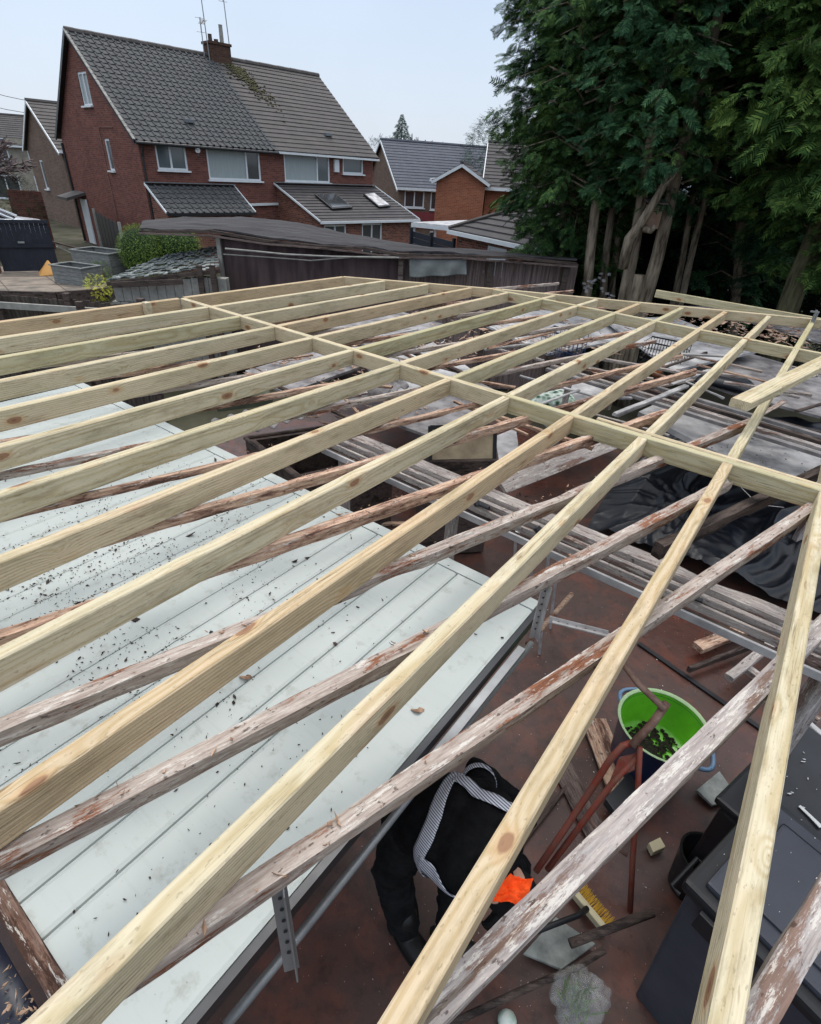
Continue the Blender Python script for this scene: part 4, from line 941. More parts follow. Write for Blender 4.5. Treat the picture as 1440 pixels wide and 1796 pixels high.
def ribbon(name, pts, wd, bvh, m, side=None, off=.013, n=40, closed=False):
    P = []; pts = [Vector(p) for p in pts]; 
    L_ = [0]
    for a, b in zip(pts[:-1], pts[1:]): L_.append(L_[-1] + (b - a).length)
    mb = MB(); kk = 5
    for i in range(n + 1):
        s_ = L_[-1] * i / n; j = min(range(len(L_) - 1), key=lambda q_: 0 if L_[q_] <= s_ <= L_[q_ + 1] else 9); t = (s_ - L_[j]) / (L_[j + 1] - L_[j]); P.append(pts[j].lerp(pts[j + 1], t))
    Q_ = [bvh.find_nearest(p) for p in P]
    C_ = [q_[0] for q_ in Q_]; Nn = [q_[1] for q_ in Q_]
    for _ in range(14): C_ = [C_[0]] + [(C_[i - 1] + C_[i] * 2 + C_[i + 1]) / 4 for i in range(1, n)] + [C_[-1]]
    for i in range(n + 1):
        t = (C_[min(i + 1, n)] - C_[max(i - 1, 0)]).normalized(); s_ = t.cross(Nn[i]).normalized()
        for j in range(kk + 1):
            q_ = C_[i] + s_ * wd * (j / kk - .5); c_, nn_, _, _ = bvh.find_nearest(q_); mb.v.append(c_ + nn_ * off)
    for i in range(n):
        for j in range(kk): a = i * (kk + 1) + j; mb.f.append((a, a + 1, a + kk + 2, a + kk + 1))
    return mb.build(name, m, jk, smooth=True, solid=.003)
hi = 1.1
ribbon('reflective_band', [at(806, 1366, 1.02), at(775, 1385, 1.1), at(756, 1430, 1.12), at(748, 1480, 1.05), at(752, 1520, .92)], .052, bv, 'tape')
ribbon('reflective_band', [at(800, 1370, 1.06), at(840, 1392, 1.12), at(885, 1418, 1.1), at(925, 1450, 1.02)], .05, bv, 'tape')
ribbon('reflective_band', [at(748, 1500, 1.0), at(775, 1530, 1.0), at(806, 1556, .96), at(840, 1580, .9)], .05, bv, 'tape')
ed = (el1 - sh1).normalized(); e1_ = ed.cross(ZU).normalized(); e2_ = ed.cross(e1_)
ribbon('reflective_band', [sh1.lerp(el1, .62) + (e1_ * math.cos(a) + e2_ * math.sin(a)) * .12 for a in np.linspace(0, 6.25, 14)], .05, bv, 'tape')
# orange cloth
def oc(a, b):
    p = at(858 + 76 * a - 16 * b, 1514 + 30 * a + 52 * b, 1.05 - .06 * b - .03 * a)
    return p + ZU * (.02 * math.sin(a * 7 + b * 3) + .014 * noise.noise(Vector((a * 5, b * 5, 0))) + .004 * noise.noise(Vector((a * 18, b * 18, 3))))
tag(MB().grid(oc, 44, 34).build('orange_cloth', 'hivis', smooth=True, solid=.004), 'crumpled bright orange cloth showing beside the crouching worker', 'cloth')
# ================================================================== HOUSES
def onp(x, y, P0, n):
    d = ray(x, y); o = Vector((0, 0, CAMZ)); t = (Vector(P0) - o).dot(n) / d.dot(n); return o + d * t
def wall(name, P0, d, L, z0, z1, holes, m, parent, nrm, rev=.12):
    xs = sorted({0, L, *[h[0] for h in holes], *[h[1] for h in holes]}); zs = sorted({z0, z1, *[h[2] for h in holes], *[h[3] for h in holes]})
    mb = MB(); Q = lambda x, z, k=0: Vector((P0.x + d.x * x - nrm.x * k, P0.y + d.y * x - nrm.y * k, z))
    fl = d.cross(ZU).dot(nrm) > 0
    def quad(a, b, c, e_): mb.add([a, b, c, e_], [(0, 1, 2, 3) if fl else (3, 2, 1, 0)])
    for i in range(len(xs) - 1):
        for j in range(len(zs) - 1):
            cx, cz = (xs[i] + xs[i + 1]) / 2, (zs[j] + zs[j + 1]) / 2
            if any(h[0] < cx < h[1] and h[2] < cz < h[3] for h in holes): continue
            quad(Q(xs[i], zs[j]), Q(xs[i + 1], zs[j]), Q(xs[i + 1], zs[j + 1]), Q(xs[i], zs[j + 1]))
    for a, b, c, e_ in [h[:4] for h in holes]:
        quad(Q(a, c), Q(a, e_), Q(a, e_, rev), Q(a, c, rev)); quad(Q(b, e_), Q(b, c), Q(b, c, rev), Q(b, e_, rev))
        quad(Q(a, c), Q(a, c, rev), Q(b, c, rev), Q(b, c)); quad(Q(a, e_), Q(b, e_), Q(b, e_, rev), Q(a, e_, rev))
    return mb.build(name, m, parent)
def window(P0, d, nrm, h, parent, mull=(), glass='glass', frame='upvc', sill=True, name='window', fw=.075, rec=.06, trans=(), gl2=None):
    a, b, c, e_ = h[:4]; mb = MB(); Q = lambda x, z, k=0: Vector((P0.x + d.x * x - nrm.x * k, P0.y + d.y * x - nrm.y * k, z))
    ax = (d, nrm, ZU); k = rec
    def fb(x0, x1, z0, z1, th=.07, kk=0): mb.box(Q((x0 + x1) / 2, (z0 + z1) / 2, k + kk), (x1 - x0, th, z1 - z0), ax)
    fb(a, b, c, c + fw); fb(a, b, e_ - fw, e_); fb(a, a + fw, c + fw, e_ - fw); fb(b - fw, b, c + fw, e_ - fw)
    for m_ in mull: fb(a + (b - a) * m_ - fw * .5, a + (b - a) * m_ + fw * .5, c + fw, e_ - fw, .066)
    for (m0, m1, t_) in trans: fb(a + (b - a) * m0 + fw * .5, a + (b - a) * m1 - fw * .5, c + (e_ - c) * t_ - fw * .4, c + (e_ - c) * t_ + fw * .4, .062)
    o = mb.build(name, frame, parent)
    ed = [0, *mull, 1]
    for i in range(len(ed) - 1):
        g_ = glass if not (gl2 and i == len(ed) - 2) else gl2
        MB().box(Q(a + (b - a) * (ed[i] + ed[i + 1]) / 2, (c + e_) / 2, k + .02), ((b - a) * (ed[i + 1] - ed[i]) - fw, .02, e_ - c - fw), ax).build('pane', g_, o)
    if sill: MB().box(Q((a + b) / 2, c - .03, -.035), (b - a + .14, .14, .06), ax).build('sill', frame, o)
    return o
def tiles(name, O, eu, es, L, Sl, m, parent, gauge=.3, tw=.3, kind='roman', thick=.05, seed=0):
    nrm = eu.cross(es).normalized()
    if nrm.z < 0: nrm = -nrm
    mb = MB(); nc = max(1, round(Sl / gauge)); g = Sl / nc; rr_ = random.Random(seed)
    if kind == 'roman':
        per = max(1, round(L / tw)); xs = []; hs = []
        for i in range(per):
            for f_, h_ in ((0, .0), (.05, .038), (.15, .05), (.26, .038), (.33, 0), (.66, -.006)): xs.append((i + f_) * L / per); hs.append(h_)
        xs.append(L); hs.append(0)
    else:
        per = max(1, round(L / 1.2)); xs = [L * i / per for i in range(per + 1)]; hs = [0] * (per + 1)
    n = len(xs)
    for j in range(nc):
        jit = [rr_.uniform(-.006, .006) for _ in xs]; o = len(mb.v)
        for (s_, t_) in ((j * g, -.01), (j * g, .032), ((j + 1) * g, .004)):
            for x_, h_, q_ in zip(xs, hs, jit): mb.v.append(O + eu * x_ + es * (s_ + (q_ if t_ > .01 else 0)) + nrm * (t_ + h_ + (q_ * .6 if t_ > .01 else 0)))
        for r_ in range(2):
            for i in range(n - 1): a = o + r_ * n + i; mb.f.append((a, a + 1, a + n + 1, a + n))
    o_ = mb.build(name, m, parent)
    bm = bmesh.new(); bm.from_mesh(o_.data)
    P = [O, O + eu * L, O + eu * L + es * Sl, O + es * Sl]
    bm.free()
    MB().prism([p - nrm * .012 for p in P], -nrm * thick).build('roof_deck', 'gutter', o_)
    return o_
def gable(name, P0, d, L, zb, ax_, zr, m, parent, hole=None):
    Q = lambda x, z: Vector((P0.x + d.x * x, P0.y + d.y * x, z)); mb = MB()
    hh = lambda x: zb + (zr - zb) * (x / ax_ if x <= ax_ else (L - x) / (L - ax_))
    def poly(x0, x1, z0f, z1f):
        top = [x0] + ([ax_] if x0 < ax_ < x1 else []) + [x1]
        mb.add([Q(x0, z0f)] + [Q(x1, z0f)] + [Q(x, z1f if z1f else hh(x)) for x in reversed(top)], [tuple(range(2 + len(top)))])
    if hole:
        a, b, c, e_ = hole; poly(0, a, zb, None); poly(b, L, zb, None); mb.add([Q(a, zb), Q(b, zb), Q(b, c), Q(a, c)], [(0, 1, 2, 3)]); poly(a, b, e_, None)
    else: poly(0, L, zb, None)
    return mb.build(name, m, parent)
He = Vector((0.68690144, 0.72675059, 0)); Hg = Vector((-0.72675059, 0.68690144, 0))
HC = Vector((-11.60463399, 25.48200286, 0))
def HP(e_, g_, z): return HC + He * e_ + Hg * g_ + ZU * z
hz, hw, hr_g, hr = 3.42, 9.0, 4.85, 6.92
hs = thing('brick_house', HP(6, 4, -1.3), 'red brick semi-detached pair with grey and brown tiled roof and tall side gable at left', 'house')
L = 12.3
w_ = [(.65, 1.94, 2.38, 3.28), (2.84, 5.43, 2.09, 3.33), (6.72, 9.41, 2.11, 3.33), (10.25, 11.62, 2.55, 3.33)]
wall('front_wall', HP(0, 0, 0), He, L, -1.3, hz, w_, 'brick', hs, -Hg)
window(HP(0, 0, 0), He, -Hg, w_[0], hs, (.47,), 'glass')
window(HP(0, 0, 0), He, -Hg, w_[1], hs, (.73,), 'curtain', gl2='glassd')
window(HP(0, 0, 0), He, -Hg, w_[2], hs, (.72,), 'curtain', gl2='glass')
window(HP(0, 0, 0), He, -Hg, w_[3], hs, (), 'glass')
gw = (2.92, 3.47, 2.19, 3.35)
wall('gable_wall', HP(0, 0, 0), Hg, hw, -1.3, hz, [gw], 'brick', hs, -He)
window(HP(0, 0, 0), Hg, -He, gw, hs, (), 'glassd')
gh = (3.95, 5.0, 4.5, 5.65)
gable('gable_peak', HP(0, 0, 0), Hg, hw, hz, hr_g, hr, 'brick', hs, gh)
window(HP(0, 0, 0), Hg, -He, gh, hs, (.5,), 'curtain')
wall('rear_wall', HP(0, hw, 0), He, L, -1.3, hz, [], 'brick', hs, Hg); wall('gable_wall', HP(L, 0, 0), Hg, hw, -1.3, hz, [], 'brick', hs, He)
gable('gable_peak', HP(L, 0, 0), Hg, hw, hz, hr_g, hr, 'brick', hs)
sl = (hr - hz) / hr_g; ev = -.22
def slope(e0, e1, m, kind, sd_):
    O = HP(e0, ev, hz + ev * sl + .06); T = HP(e0, hr_g, hr + .06); d = T - O
    return tiles('roof_slope', O, He, d.normalized(), e1 - e0, d.length, m, hs, .3, .3, kind, seed=sd_)
r1 = slope(-.16, 6.3, 'tile1', 'roman', 1); r2 = slope(6.3, 12.5, 'tile2', 'flat', 2)
O = HP(-.16, hw + .25, hz - .1); T = HP(-.16, hr_g, hr + .06); d = T - O
tiles('roof_slope', O, He, d.normalized(), 12.66, d.length, 'tile1', hs, .3, 1.2, 'flat', seed=3)
mb = MB(); nr = 34
for i in range(nr):
    a, b = -.18 + 12.7 * i / nr, -.18 + 12.7 * (i + .97) / nr; zz = rnd.uniform(-.006, .006)
    mb.tube([HP(a, hr_g, hr + .06 + zz), HP(b, hr_g, hr + .06 + zz)], .12, 8)
mb.build('ridge_tiles', 'tile2', hs)
for (g0, z0) in ((ev, hz + ev * sl), (hw + .25, hz - .16)):
    MB().bar(HP(-.19, g0, z0 + .02), HP(-.19, hr_g, hr + .02), .05, .16, up=Hg.cross(He)).build('barge_board', 'fence_dk' if g0 < 1 else 'gutter', hs)
mb = MB()
vd = (HP(-.2, hr_g, hr + .1) - HP(-.2, ev, hz + ev * sl + .1)); nv = 19
for i in range(nv): p = HP(-.17, ev, hz + ev * sl + .10) + vd * (i / nv); mb.bar(p, p + vd * (.93 / nv), .16, .035, up=Vector((0, 0, 1)))
mb.build('verge_caps', 'concrete', r1)
MB().tube([HP(-.18, ev - .06, hz + ev * sl), HP(6.28, ev - .06, hz + ev * sl - .03)], .06, 8).build('gutter', 'gutter', hs)
MB().bar(HP(6.3, ev - .04, hz + ev * sl + .0), HP(12.5, ev - .04, hz + ev * sl - .03), .08, .09).build('gutter', 'upvc', hs)
MB().tube([HP(.1, ev, hz - .25), HP(-.0 + .08, -.06, hz - .6), HP(.08, -.06, -1.2)], .04, 8).build('downpipe', 'gutter', hs)
MB().tube([HP(-.03, 2.2, 3.75), HP(-.03, 3.75, 3.75), HP(-.03, 3.75, -.2)], .018, 6).build('overflow_pipe', 'rustg', hs)
MB().tube([HP(-.06, hw - .05, hz - .3), HP(-.06, hw - .05, -1.2)], .05, 8).build('downpipe', 'gutter', hs)
MB().bar(HP(3.95, -.05, 1.12), HP(6.25, -.05, 1.18), .1, .1).build('gutter', 'upvc', hs)
# chimney
ch_ = MB(); ch_.box(HP(6.55, hr_g, 6.85), (1.05, .7, 1.2), (He, Hg, ZU)); ch_.box(HP(6.55, hr_g, 7.47), (1.15, .8, .1), (He, Hg, ZU)); co_ = ch_.build('chimney', m_brick('sooty_brick', srgb(92, 66, 54), srgb(66, 50, 44), srgb(90, 82, 72)), hs)
for dx_, h_, r_, m_ in ((-.3, .3, .1, 'dkwood'), (0, .15, .11, 'dkwood'), (.3, .72, .1, 'concrete')):
    b_ = HP(6.55 + dx_, hr_g, 7.5); MB().lathe(b_, [(r_, 0), (r_ * .9, h_), (r_ * 1.05, h_), (r_ * .7, h_ - .02)], 12).build('chimney_pot', m_, co_)
MB().bar(HP(5.9, hr_g - .38, 6.4), HP(7.15, hr_g - .43, 6.3), .06, .5).build('flashing', 'lead', co_)
mb = MB(); rr = random.Random(8)
for _ in range(420):
    t = abs(rr.gauss(0, .4)); e__ = 6.75 + rr.gauss(.3, .28) + t * .9; g__ = hr_g - .35 - t * 2.4
    if g__ > .5:
        p = HP(e__, g__, hr + .1 - (hr_g - g__) * sl); mb.lathe(p, [(.001, .035), (rr.uniform(.02, .08), .0)], 6)
mb.build('moss', 'moss', r2)['kind'] = 'stuff'
def aerial(e_, g_, z0, z1, n, label, lean=0):
    b_ = HP(e_, g_, z0); t_ = HP(e_ + lean, g_, z1); t = thing('tv_aerial', b_, label, 'aerial', 'tv aerials on the chimney')
    MB().tube([b_, t_], .022, 6).build('mast', 'alu', t)
    mb = MB(); ax_ = Vector((.5, -.8, .1)).normalized(); sd_ = Vector((.8, .5, 0)).normalized(); q = t_ - ZU * .25
    mb.tube([q - ax_ * .1, q + ax_ * .8], .012, 5)
    for i in range(n): mb.tube([q + ax_ * (.1 + .7 * i / n) - sd_ * .14, q + ax_ * (.1 + .7 * i / n) + sd_ * .14], .008, 4)
    for s_ in (-1, 1): mb.tube([q - ax_ * .1 - ZU * .25 * s_, q - ax_ * .08], .012, 5); mb.tube([q - ax_ * .1 - ZU * .25 * s_ - sd_ * .2, q - ax_ * .1 - ZU * .25 * s_ + sd_ * .2], .01, 4)
    mb.build('antenna', 'alu', t)
aerial(5.95, hr_g - .3, 6.7, 9.45, 9, 'tall thin tv aerial rising left of the chimney pots', -.1)
aerial(7.2, hr_g - .1, 6.9, 9.6, 9, 'tall thin tv aerial rising right of the chimney pots', -.12)
aerial(5.75, hr_g - .2, 6.7, 8.3, 7, 'shortest tv aerial at the left foot of the chimney')
sdsh = onp(347, 264, HP(0, -.3, 0), Hg); t = thing('satellite_dish', sdsh, 'small pale satellite dish on the brick wall between two left windows', 'dish')
axd = Vector((.3, -.9, .25)).normalized(); xd = axd.cross(ZU).normalized(); zd = xd.cross(axd)
MB().lathe(sdsh, [(.001, 0), (.05, -.01), (.10, -.03)], 20, ax=(xd, zd, -axd)).build('dish', 'alu', t, smooth=True)
MB().tube([sdsh + Hg * .3, sdsh], .02, 6).tube([sdsh - zd * .2, sdsh + axd * .25], .01, 5).build('arm', 'alu', t)
p = onp(590, 291, HP(0, -.05, 0), Hg); q = onp(576, 0, HP(0, -.05, 0), Hg)
MB().box(p, (.3, .12, .55), (He, Hg, ZU)).build('meter_box', 'upvc', hs, bevel=.02)
def vent(px_):
    P = onp(*px_, HP(0, ev, hz + ev * sl + .1), He.cross(HP(0, hr_g, hr) - HP(0, ev, hz + ev * sl)).normalized())
    MB().box(P, (.4, .35, .14), (He, Hg, ZU)).build('roof_vent', 'lead', r2 if px_[0] > 480 else r1, bevel=.02)
vent((574, 236)); vent((330, 212))
# front extensions
def leanto(e0, e1, gd, zt, ze, kind, m, sd_, wm, holes=(), hk=()):
    O = HP(e0 - .12, -gd - .15, ze - .02); T = HP(e0 - .12, 0, zt); d = T - O
    rf = tiles('lean_to_roof', O, He, d.normalized(), e1 - e0 + .24, d.length, m, hs, .3, .3, kind, seed=sd_)
    MB().bar(T + Hg * -.06 + ZU * .07, HP(e1 + .12, -.06, zt + .07), .22, .03).build('flashing', 'lead', rf)
    wall('lean_to_wall', HP(e0, -gd, 0), He, e1 - e0, -1.3, ze, holes, wm, hs, -Hg)
    for i, h in enumerate(holes): window(HP(e0, -gd, 0), He, -Hg, h, hs, *hk[i])
    for ee, nn in ((e0, -He), (e1, He)):
        mb = MB(); mb.add([HP(ee, 0, -1.3), HP(ee, -gd, -1.3), HP(ee, -gd, ze - .04), HP(ee, 0, zt - .06)], [(0, 1, 2, 3)]); mb.build('lean_to_side', wm, hs)
        MB().bar(HP(ee + nn.dot(He) * .13, -gd - .16, ze - .0), HP(ee + nn.dot(He) * .13, 0, zt + .02), .03, .08, up=d.cross(He)).build('barge_board', 'upvc', hs)
    MB().bar(HP(e0 - .12, -gd - .2, ze - .05), HP(e1 + .12, -gd - .2, ze - .05), .1, .1).build('gutter', 'upvc' if kind == 'flat' else 'gutter', hs)
    return O, T, d
leanto(.1, 3.85, 1.5, 1.86, .96, 'roman', 'tile1', 5, 'brick4', [(.35, .85, .1, .55)], [((), 'glassd')])
X0 = onp(677, 400, HP(0, -5.1, 0), Hg); X1 = onp(711, 430, HP(0, -5.1, 0), Hg); Y0 = onp(590, 396, HP(0, -5.1, 0), Hg); Y1 = onp(649, 412, HP(0, -5.1, 0), Hg)
ee = lambda P: (P - HC).dot(He) - 6.2
O2, T2, D2 = leanto(6.2, 12.3, 3.4, 2.0, .74, 'flat', 'tile4', 6, 'brick4', [(max(.2, ee(Y0)), ee(Y1), -.3, .58), (ee(X0), ee(X1), -1.2, .6)], [((.5,), 'glassd'), ((.5,), 'glassd')])
nr2 = He.cross(D2).normalized(); nr2 = nr2 if nr2.z > 0 else -nr2
for (pxs, gl) in ((((556, 344), (588, 342), (614, 364), (583, 366)), 'glassd'), (((640, 343), (656, 341), (682, 361), (664, 363)), 'curtain')):
    P = [onp(a, b, O2 + nr2 * .06, nr2) for a, b in pxs]; c = sum(P, Vector()) / 4
    f_ = MB().prism([c + (p - c) * 1.15 for p in P], nr2 * .06).build('rooflight', 'gutter', hs); MB().prism(P, nr2 * .075).build('pane', gl if gl != 'curtain' else 'dirtyw', f_)
# porch canopy & side door at far end of gable
pc_ = HP(-.5, hw - .8, 0)
MB().prism([HP(0, hw - 1.6, 1.0), HP(-.9, hw - 1.6, .75), HP(-.9, hw - .1, .75), HP(0, hw - .1, 1.0)], ZU * .12).build('porch_canopy', 'tile2', hs)
MB().box(HP(-.04, hw - 1.2, -.2), (.06, .8, 2.0), (He, Hg, ZU)).build('side_door', 'upvc', hs)

# generic distant house
def house(label, C, e_, g_, L, Wd, zg, ze, zr, mw, mr, front=(), side=(), apex=.5, kind='flat', band=None, name='brick_house', barge='upvc', chim=None):
    P = lambda a, b, z: Vector((C.x, C.y, 0)) + e_ * a + g_ * b + ZU * z
    t = thing(name, P(L / 2, Wd / 2, zg), label, 'house')
    wall('front_wall', P(0, 0, 0), e_, L, zg, ze, [h[:4] for h in front], mw, t, -g_)
    for h in front: window(P(0, 0, 0), e_, -g_, h, t, h[4] if len(h) > 4 else (), 'glassd', fw=.09)
    wall('side_wall', P(0, 0, 0), g_, Wd, zg, ze, [h[:4] for h in side], mw, t, -e_)
    for h in side: window(P(0, 0, 0), g_, -e_, h, t, h[4] if len(h) > 4 else (), 'glassd', fw=.09)
    wall('side_wall', P(L, 0, 0), g_, Wd, zg, ze, [], mw, t, e_); wall('rear_wall', P(0, Wd, 0), e_, L, zg, ze, [], mw, t, g_)
    gable('gable_peak', P(0, 0, 0), g_, Wd, ze, Wd * apex, zr, mw, t); gable('gable_peak', P(L, 0, 0), g_, Wd, ze, Wd * apex, zr, mw, t)
    for s0, s1 in ((-.25, Wd * apex), (Wd + .25, Wd * apex)):
        k_ = (zr - ze) / (Wd * apex) * .25; O = P(-.2, s0, ze - k_ + .06); d = P(-.2, s1, zr + .06) - O
        rf = tiles('roof_slope', O, e_, d.normalized(), L + .4, d.length, mr, t, .32, .6, kind)
        for a_ in (-.22, L + .22): MB().bar(P(a_, s0, ze - k_ - .02), P(a_, s1, zr - .02), .05, .14, up=d.cross(e_)).build('barge_board', barge, t)
    MB().tube([P(-.22, Wd * apex, zr + .06), P(L + .22, Wd * apex, zr + .06)], .12, 6).build('ridge_tiles', mr, t)
    MB().bar(P(-.2, -.3, ze - .06), P(L + .2, -.3, ze - .06), .1, .14).build('gutter', 'upvc', t)
    if band: MB().bar(P(0.02, -.02, (band[0] + band[1]) / 2), P(L - .02, -.02, (band[0] + band[1]) / 2), .04, band[1] - band[0]).build('render_band', 'maroon', t)
    if chim:
        c_ = MB().box(P(chim, Wd * apex, zr + .3), (1.0, .7, 1.3), (e_, g_, ZU)).build('chimney', mw, t)
        MB().tube([P(chim, Wd * apex, zr + .9), P(chim, Wd * apex, zr + 1.2)], .12, 8).build('chimney_pot', 'rust', c_)
    return t
def far(px_, D, z=None):
    d = ray(*px_); h_ = math.hypot(d.x, d.y); return Vector((d.x / h_ * D, d.y / h_ * D, CAMZ + d.z / h_ * D))
# neighbour behind at left
c2 = far((107, 264), 43); A_ = onp(52, 178, c2, He); B_ = onp(48, 262, c2, He)
wd_ = (B_ - c2).dot(Hg); ap = (A_ - c2).dot(Hg) / wd_
house('brown brick house with white barge boards standing behind the big red house at left', c2, He, Hg, 9, wd_, -1.4, c2.z, A_.z, 'brick2', 'tile2', (), [((wd_ * .62), (wd_ * .72), c2.z - 2.2, c2.z - .6)], apex=min(.8, ap))
# far-left pale houses
for (px_, D, Ln, lb, mw, zr_) in (((-60, 250), 66, 13, 'pale rendered house with dormer at the far left edge of the view', 'render', 2.2), ((28, 262), 88, 14, 'distant cream house seen left of the brown gable', 'render', 2.4)):
    c = far(px_, D); e_ = Vector((.85, .52, 0)).normalized(); g_ = Vector((-e_.y, e_.x, 0))
    t = house(lb, c, e_, g_, Ln, 8, -1.4, c.z, c.z + zr_, mw, 'tile4', [(1 + 3.2 * i, 2.8 + 3.2 * i, c.z - 1.1, c.z + .5, (.5,)) for i in range(4)] + [(1 + 3.2 * i, 3.0 + 3.2 * i, c.z - 4.0, c.z - 2.2, (.5,)) for i in range(3)])
# middle houses
c = far((700, 329), 46); e_ = Vector((.93, .36, 0)).normalized(); g_ = Vector((-e_.y, e_.x, 0)); zz = c.z
house('far semi with slate-blue roof and maroon band between its windows', c, e_, g_, 13.5, 8.6, -1.4, zz, zz + 2.9, 'brick2', 'tile3',
      [(.45, 2.0, zz - 1.25, zz - .12, (.5,)), (2.5, 4.6, zz - 1.35, zz - .12, (.25, .75)), (2.6, 5.2, zz - 4.2, zz - 2.75, (.33, .66))], [(3.6, 4.2, zz - 1.9, zz - .6)], band=(zz - 2.6, zz - 1.5))
c = far((766, 314), 34); e_ = Vector((.99, -.1, 0)).normalized(); g_ = Vector((-e_.y, e_.x, 0)); zz = c.z
R_ = onp(851, 323, c, g_); wdt = (R_ - c).dot(e_)
# this one shows its gable end: ridge runs away from us
house('orange brick house with white-edged front gable in the middle distance', c + e_ * 0 + g_ * 9, -g_, e_, 9, wdt, -1.4, zz, onp(808, 289, c, g_).z, 'brick3', 'tile4', (), (), apex=.5)
c3 = c + e_ * (wdt + .05) + g_ * 1.2
house('orange brick wing with dark tiles beside the gabled house, half hidden by conifer', c3, e_, g_, 7, 7.5, -1.4, zz - .25, zz + 1.9, 'brick3', 'tile4', [(1.6, 3.0, zz - 2.6, zz - .5, (.5,))], name='house_wing')
c4 = far((700, 330), 58)
c5 = far((775, 285), 55); e_ = Vector((.99, .1, 0)).normalized(); g_ = Vector((-e_.y, e_.x, 0))
house('dark tiled roof of a house rising behind the orange brick gable', c5, e_, g_, 14, 8, -1.4, c5.z - .9, c5.z + .9, 'brick2', 'tile4', barge='gutter')
# low brick garage with hipped roof
c = far((803, 404), 21); zz = c.z
R_ = far((905, 424), 18.5); e_ = Vector((R_.x - c.x, R_.y - c.y, 0)).normalized(); g_ = Vector((-e_.y, e_.x, 0)); Lg = 5.2
t = thing('garage', c, 'low brick garage with dark hipped roof half hidden behind the conifers', 'garage')
P = lambda a, b, z: Vector((c.x, c.y, 0)) + e_ * a + g_ * b + ZU * z
hg = [(1.75, 2.75, zz - 1.0, zz - .25)]
wall('front_wall', P(0, 0, 0), e_, Lg, -1.3, zz, hg, 'brick4', t, -g_); window(P(0, 0, 0), e_, -g_, hg[0], t, (), 'upvc')
wall('side_wall', P(0, 0, 0), g_, 5, -1.3, zz, [], 'brick4', t, -e_); wall('side_wall', P(Lg, 0, 0), g_, 5, -1.3, zz, [], 'brick4', t, e_)
RA, RB = P(2.3, 2.5, zz + 1.25), P(Lg - 1.6, 2.5, zz + 1.25)
cor = [P(-.2, -.25, zz), P(Lg + .2, -.25, zz), P(Lg + .2, 5.25, zz), P(-.2, 5.25, zz)]
def hipface(pts, nm):
    mb = MB(); n_ = 9; a, b = pts[0], pts[1]; cc_, dd_ = (pts[2], pts[3]) if len(pts) == 4 else (pts[2], pts[2])
    for i in range(n_):
        f0, f1 = i / n_, (i + 1) / n_; up = ZU * .045
        p0, p1, p2, p3 = a.lerp(dd_, f0), b.lerp(cc_, f0), b.lerp(cc_, f1), a.lerp(dd_, f1)
        mb.add([p0 - up * .3, p1 - up * .3, p1 + up, p0 + up, p2, p3], [(0, 1, 2, 3), (3, 2, 4, 5)])
    return mb.build(nm, 'tile4', t)
hipface([cor[0], cor[1], RB, RA], 'roof_slope'); hipface([cor[3], cor[0], RA], 'roof_slope'); hipface([cor[1], cor[2], RB], 'roof_slope'); hipface([cor[2], cor[3], RA, RB], 'roof_slope')
MB().bar(P(-.2, -.28, zz - .06), P(Lg + .2, -.28, zz - .06), .08, .12).build('gutter', 'upvc', t)
MB().tube([cor[0] + ZU * .05, RA + ZU * .06, RB + ZU * .06], .07, 6).build('ridge_tiles', 'tile2', t)
# canopy and dark fence between
a, b = far((722, 392), 25), far((804, 400), 22)
cn = thing('carport_canopy', a, 'flat white canopy roof between the brick extension and the garage', 'canopy')
dd = (b - a); dd.z = 0; dn = Vector((-dd.y, dd.x, 0)).normalized()
MB().prism([a, b, b + dn * 3 + ZU * .12, a + dn * 3 + ZU * .12], ZU * .05).build('canopy_roof', 'dirtyw', cn)
MB().bar(a - ZU * .05, b - ZU * .05, .05, .14).build('fascia', 'upvc', cn)
for f_ in (.02, .5, .98): q = a.lerp(b, f_) + dn * .1; MB().bar(Vector((q.x, q.y, -1.25)), q - ZU * .05, .08, .08, up=Vector((0, 1, 0))).build('post', 'upvc', cn)
def fence(label, A, B, z0, z1, m, boards='v', n=20, name='fence', posts=2, pm='concrete', lab2=None):
    A, B = Vector((A.x, A.y, 0)), Vector((B.x, B.y, 0)); t = thing(name, A, label, 'fence'); d = (B - A).normalized(); Lf = (B - A).length; mb = MB(); nn = Vector((d.y, -d.x, 0))
    rr_ = random.Random(len(label))
    if boards == 'v':
        w0 = Lf / n
        for i in range(n): p = A + d * (i + .5) * w0 + nn * (.008 * (i % 2)); h_ = rr_.uniform(-.02, .02); mb.box(p + ZU * ((z0 + z1) / 2 + h_), (w0 * .97, .018, z1 - z0), (d, nn, ZU))
        mb.bar(A + nn * -.03 + ZU * (z1 - .3), B + nn * -.03 + ZU * (z1 - .3), .04, .07); mb.bar(A + nn * -.03 + ZU * (z0 + .3), B + nn * -.03 + ZU * (z0 + .3), .04, .07)
    else:
        hb_ = (z1 - z0) / n
        for i in range(n): mb.bar(A + ZU * (z0 + hb_ * (i + .5)), B + ZU * (z0 + hb_ * (i + .5)), .02 + .006 * (i % 2), hb_ * .95)
    mb.build('boards', m, t)
    for i in range(posts): q = A.lerp(B, i / max(1, posts - 1)) + nn * .05; MB().bar(q + ZU * (z0 - .1), q + ZU * (z1 + .12), .1, .1, up=d).build('post', pm, t)
    return t
fence('dark horizontal board fence below the white canopy', far((724, 400), 24), far((800, 408), 21), -1.25, far((724, 400), 24).z - .1, 'fence_dk', 'h', 10, posts=3, pm='fence_dk')

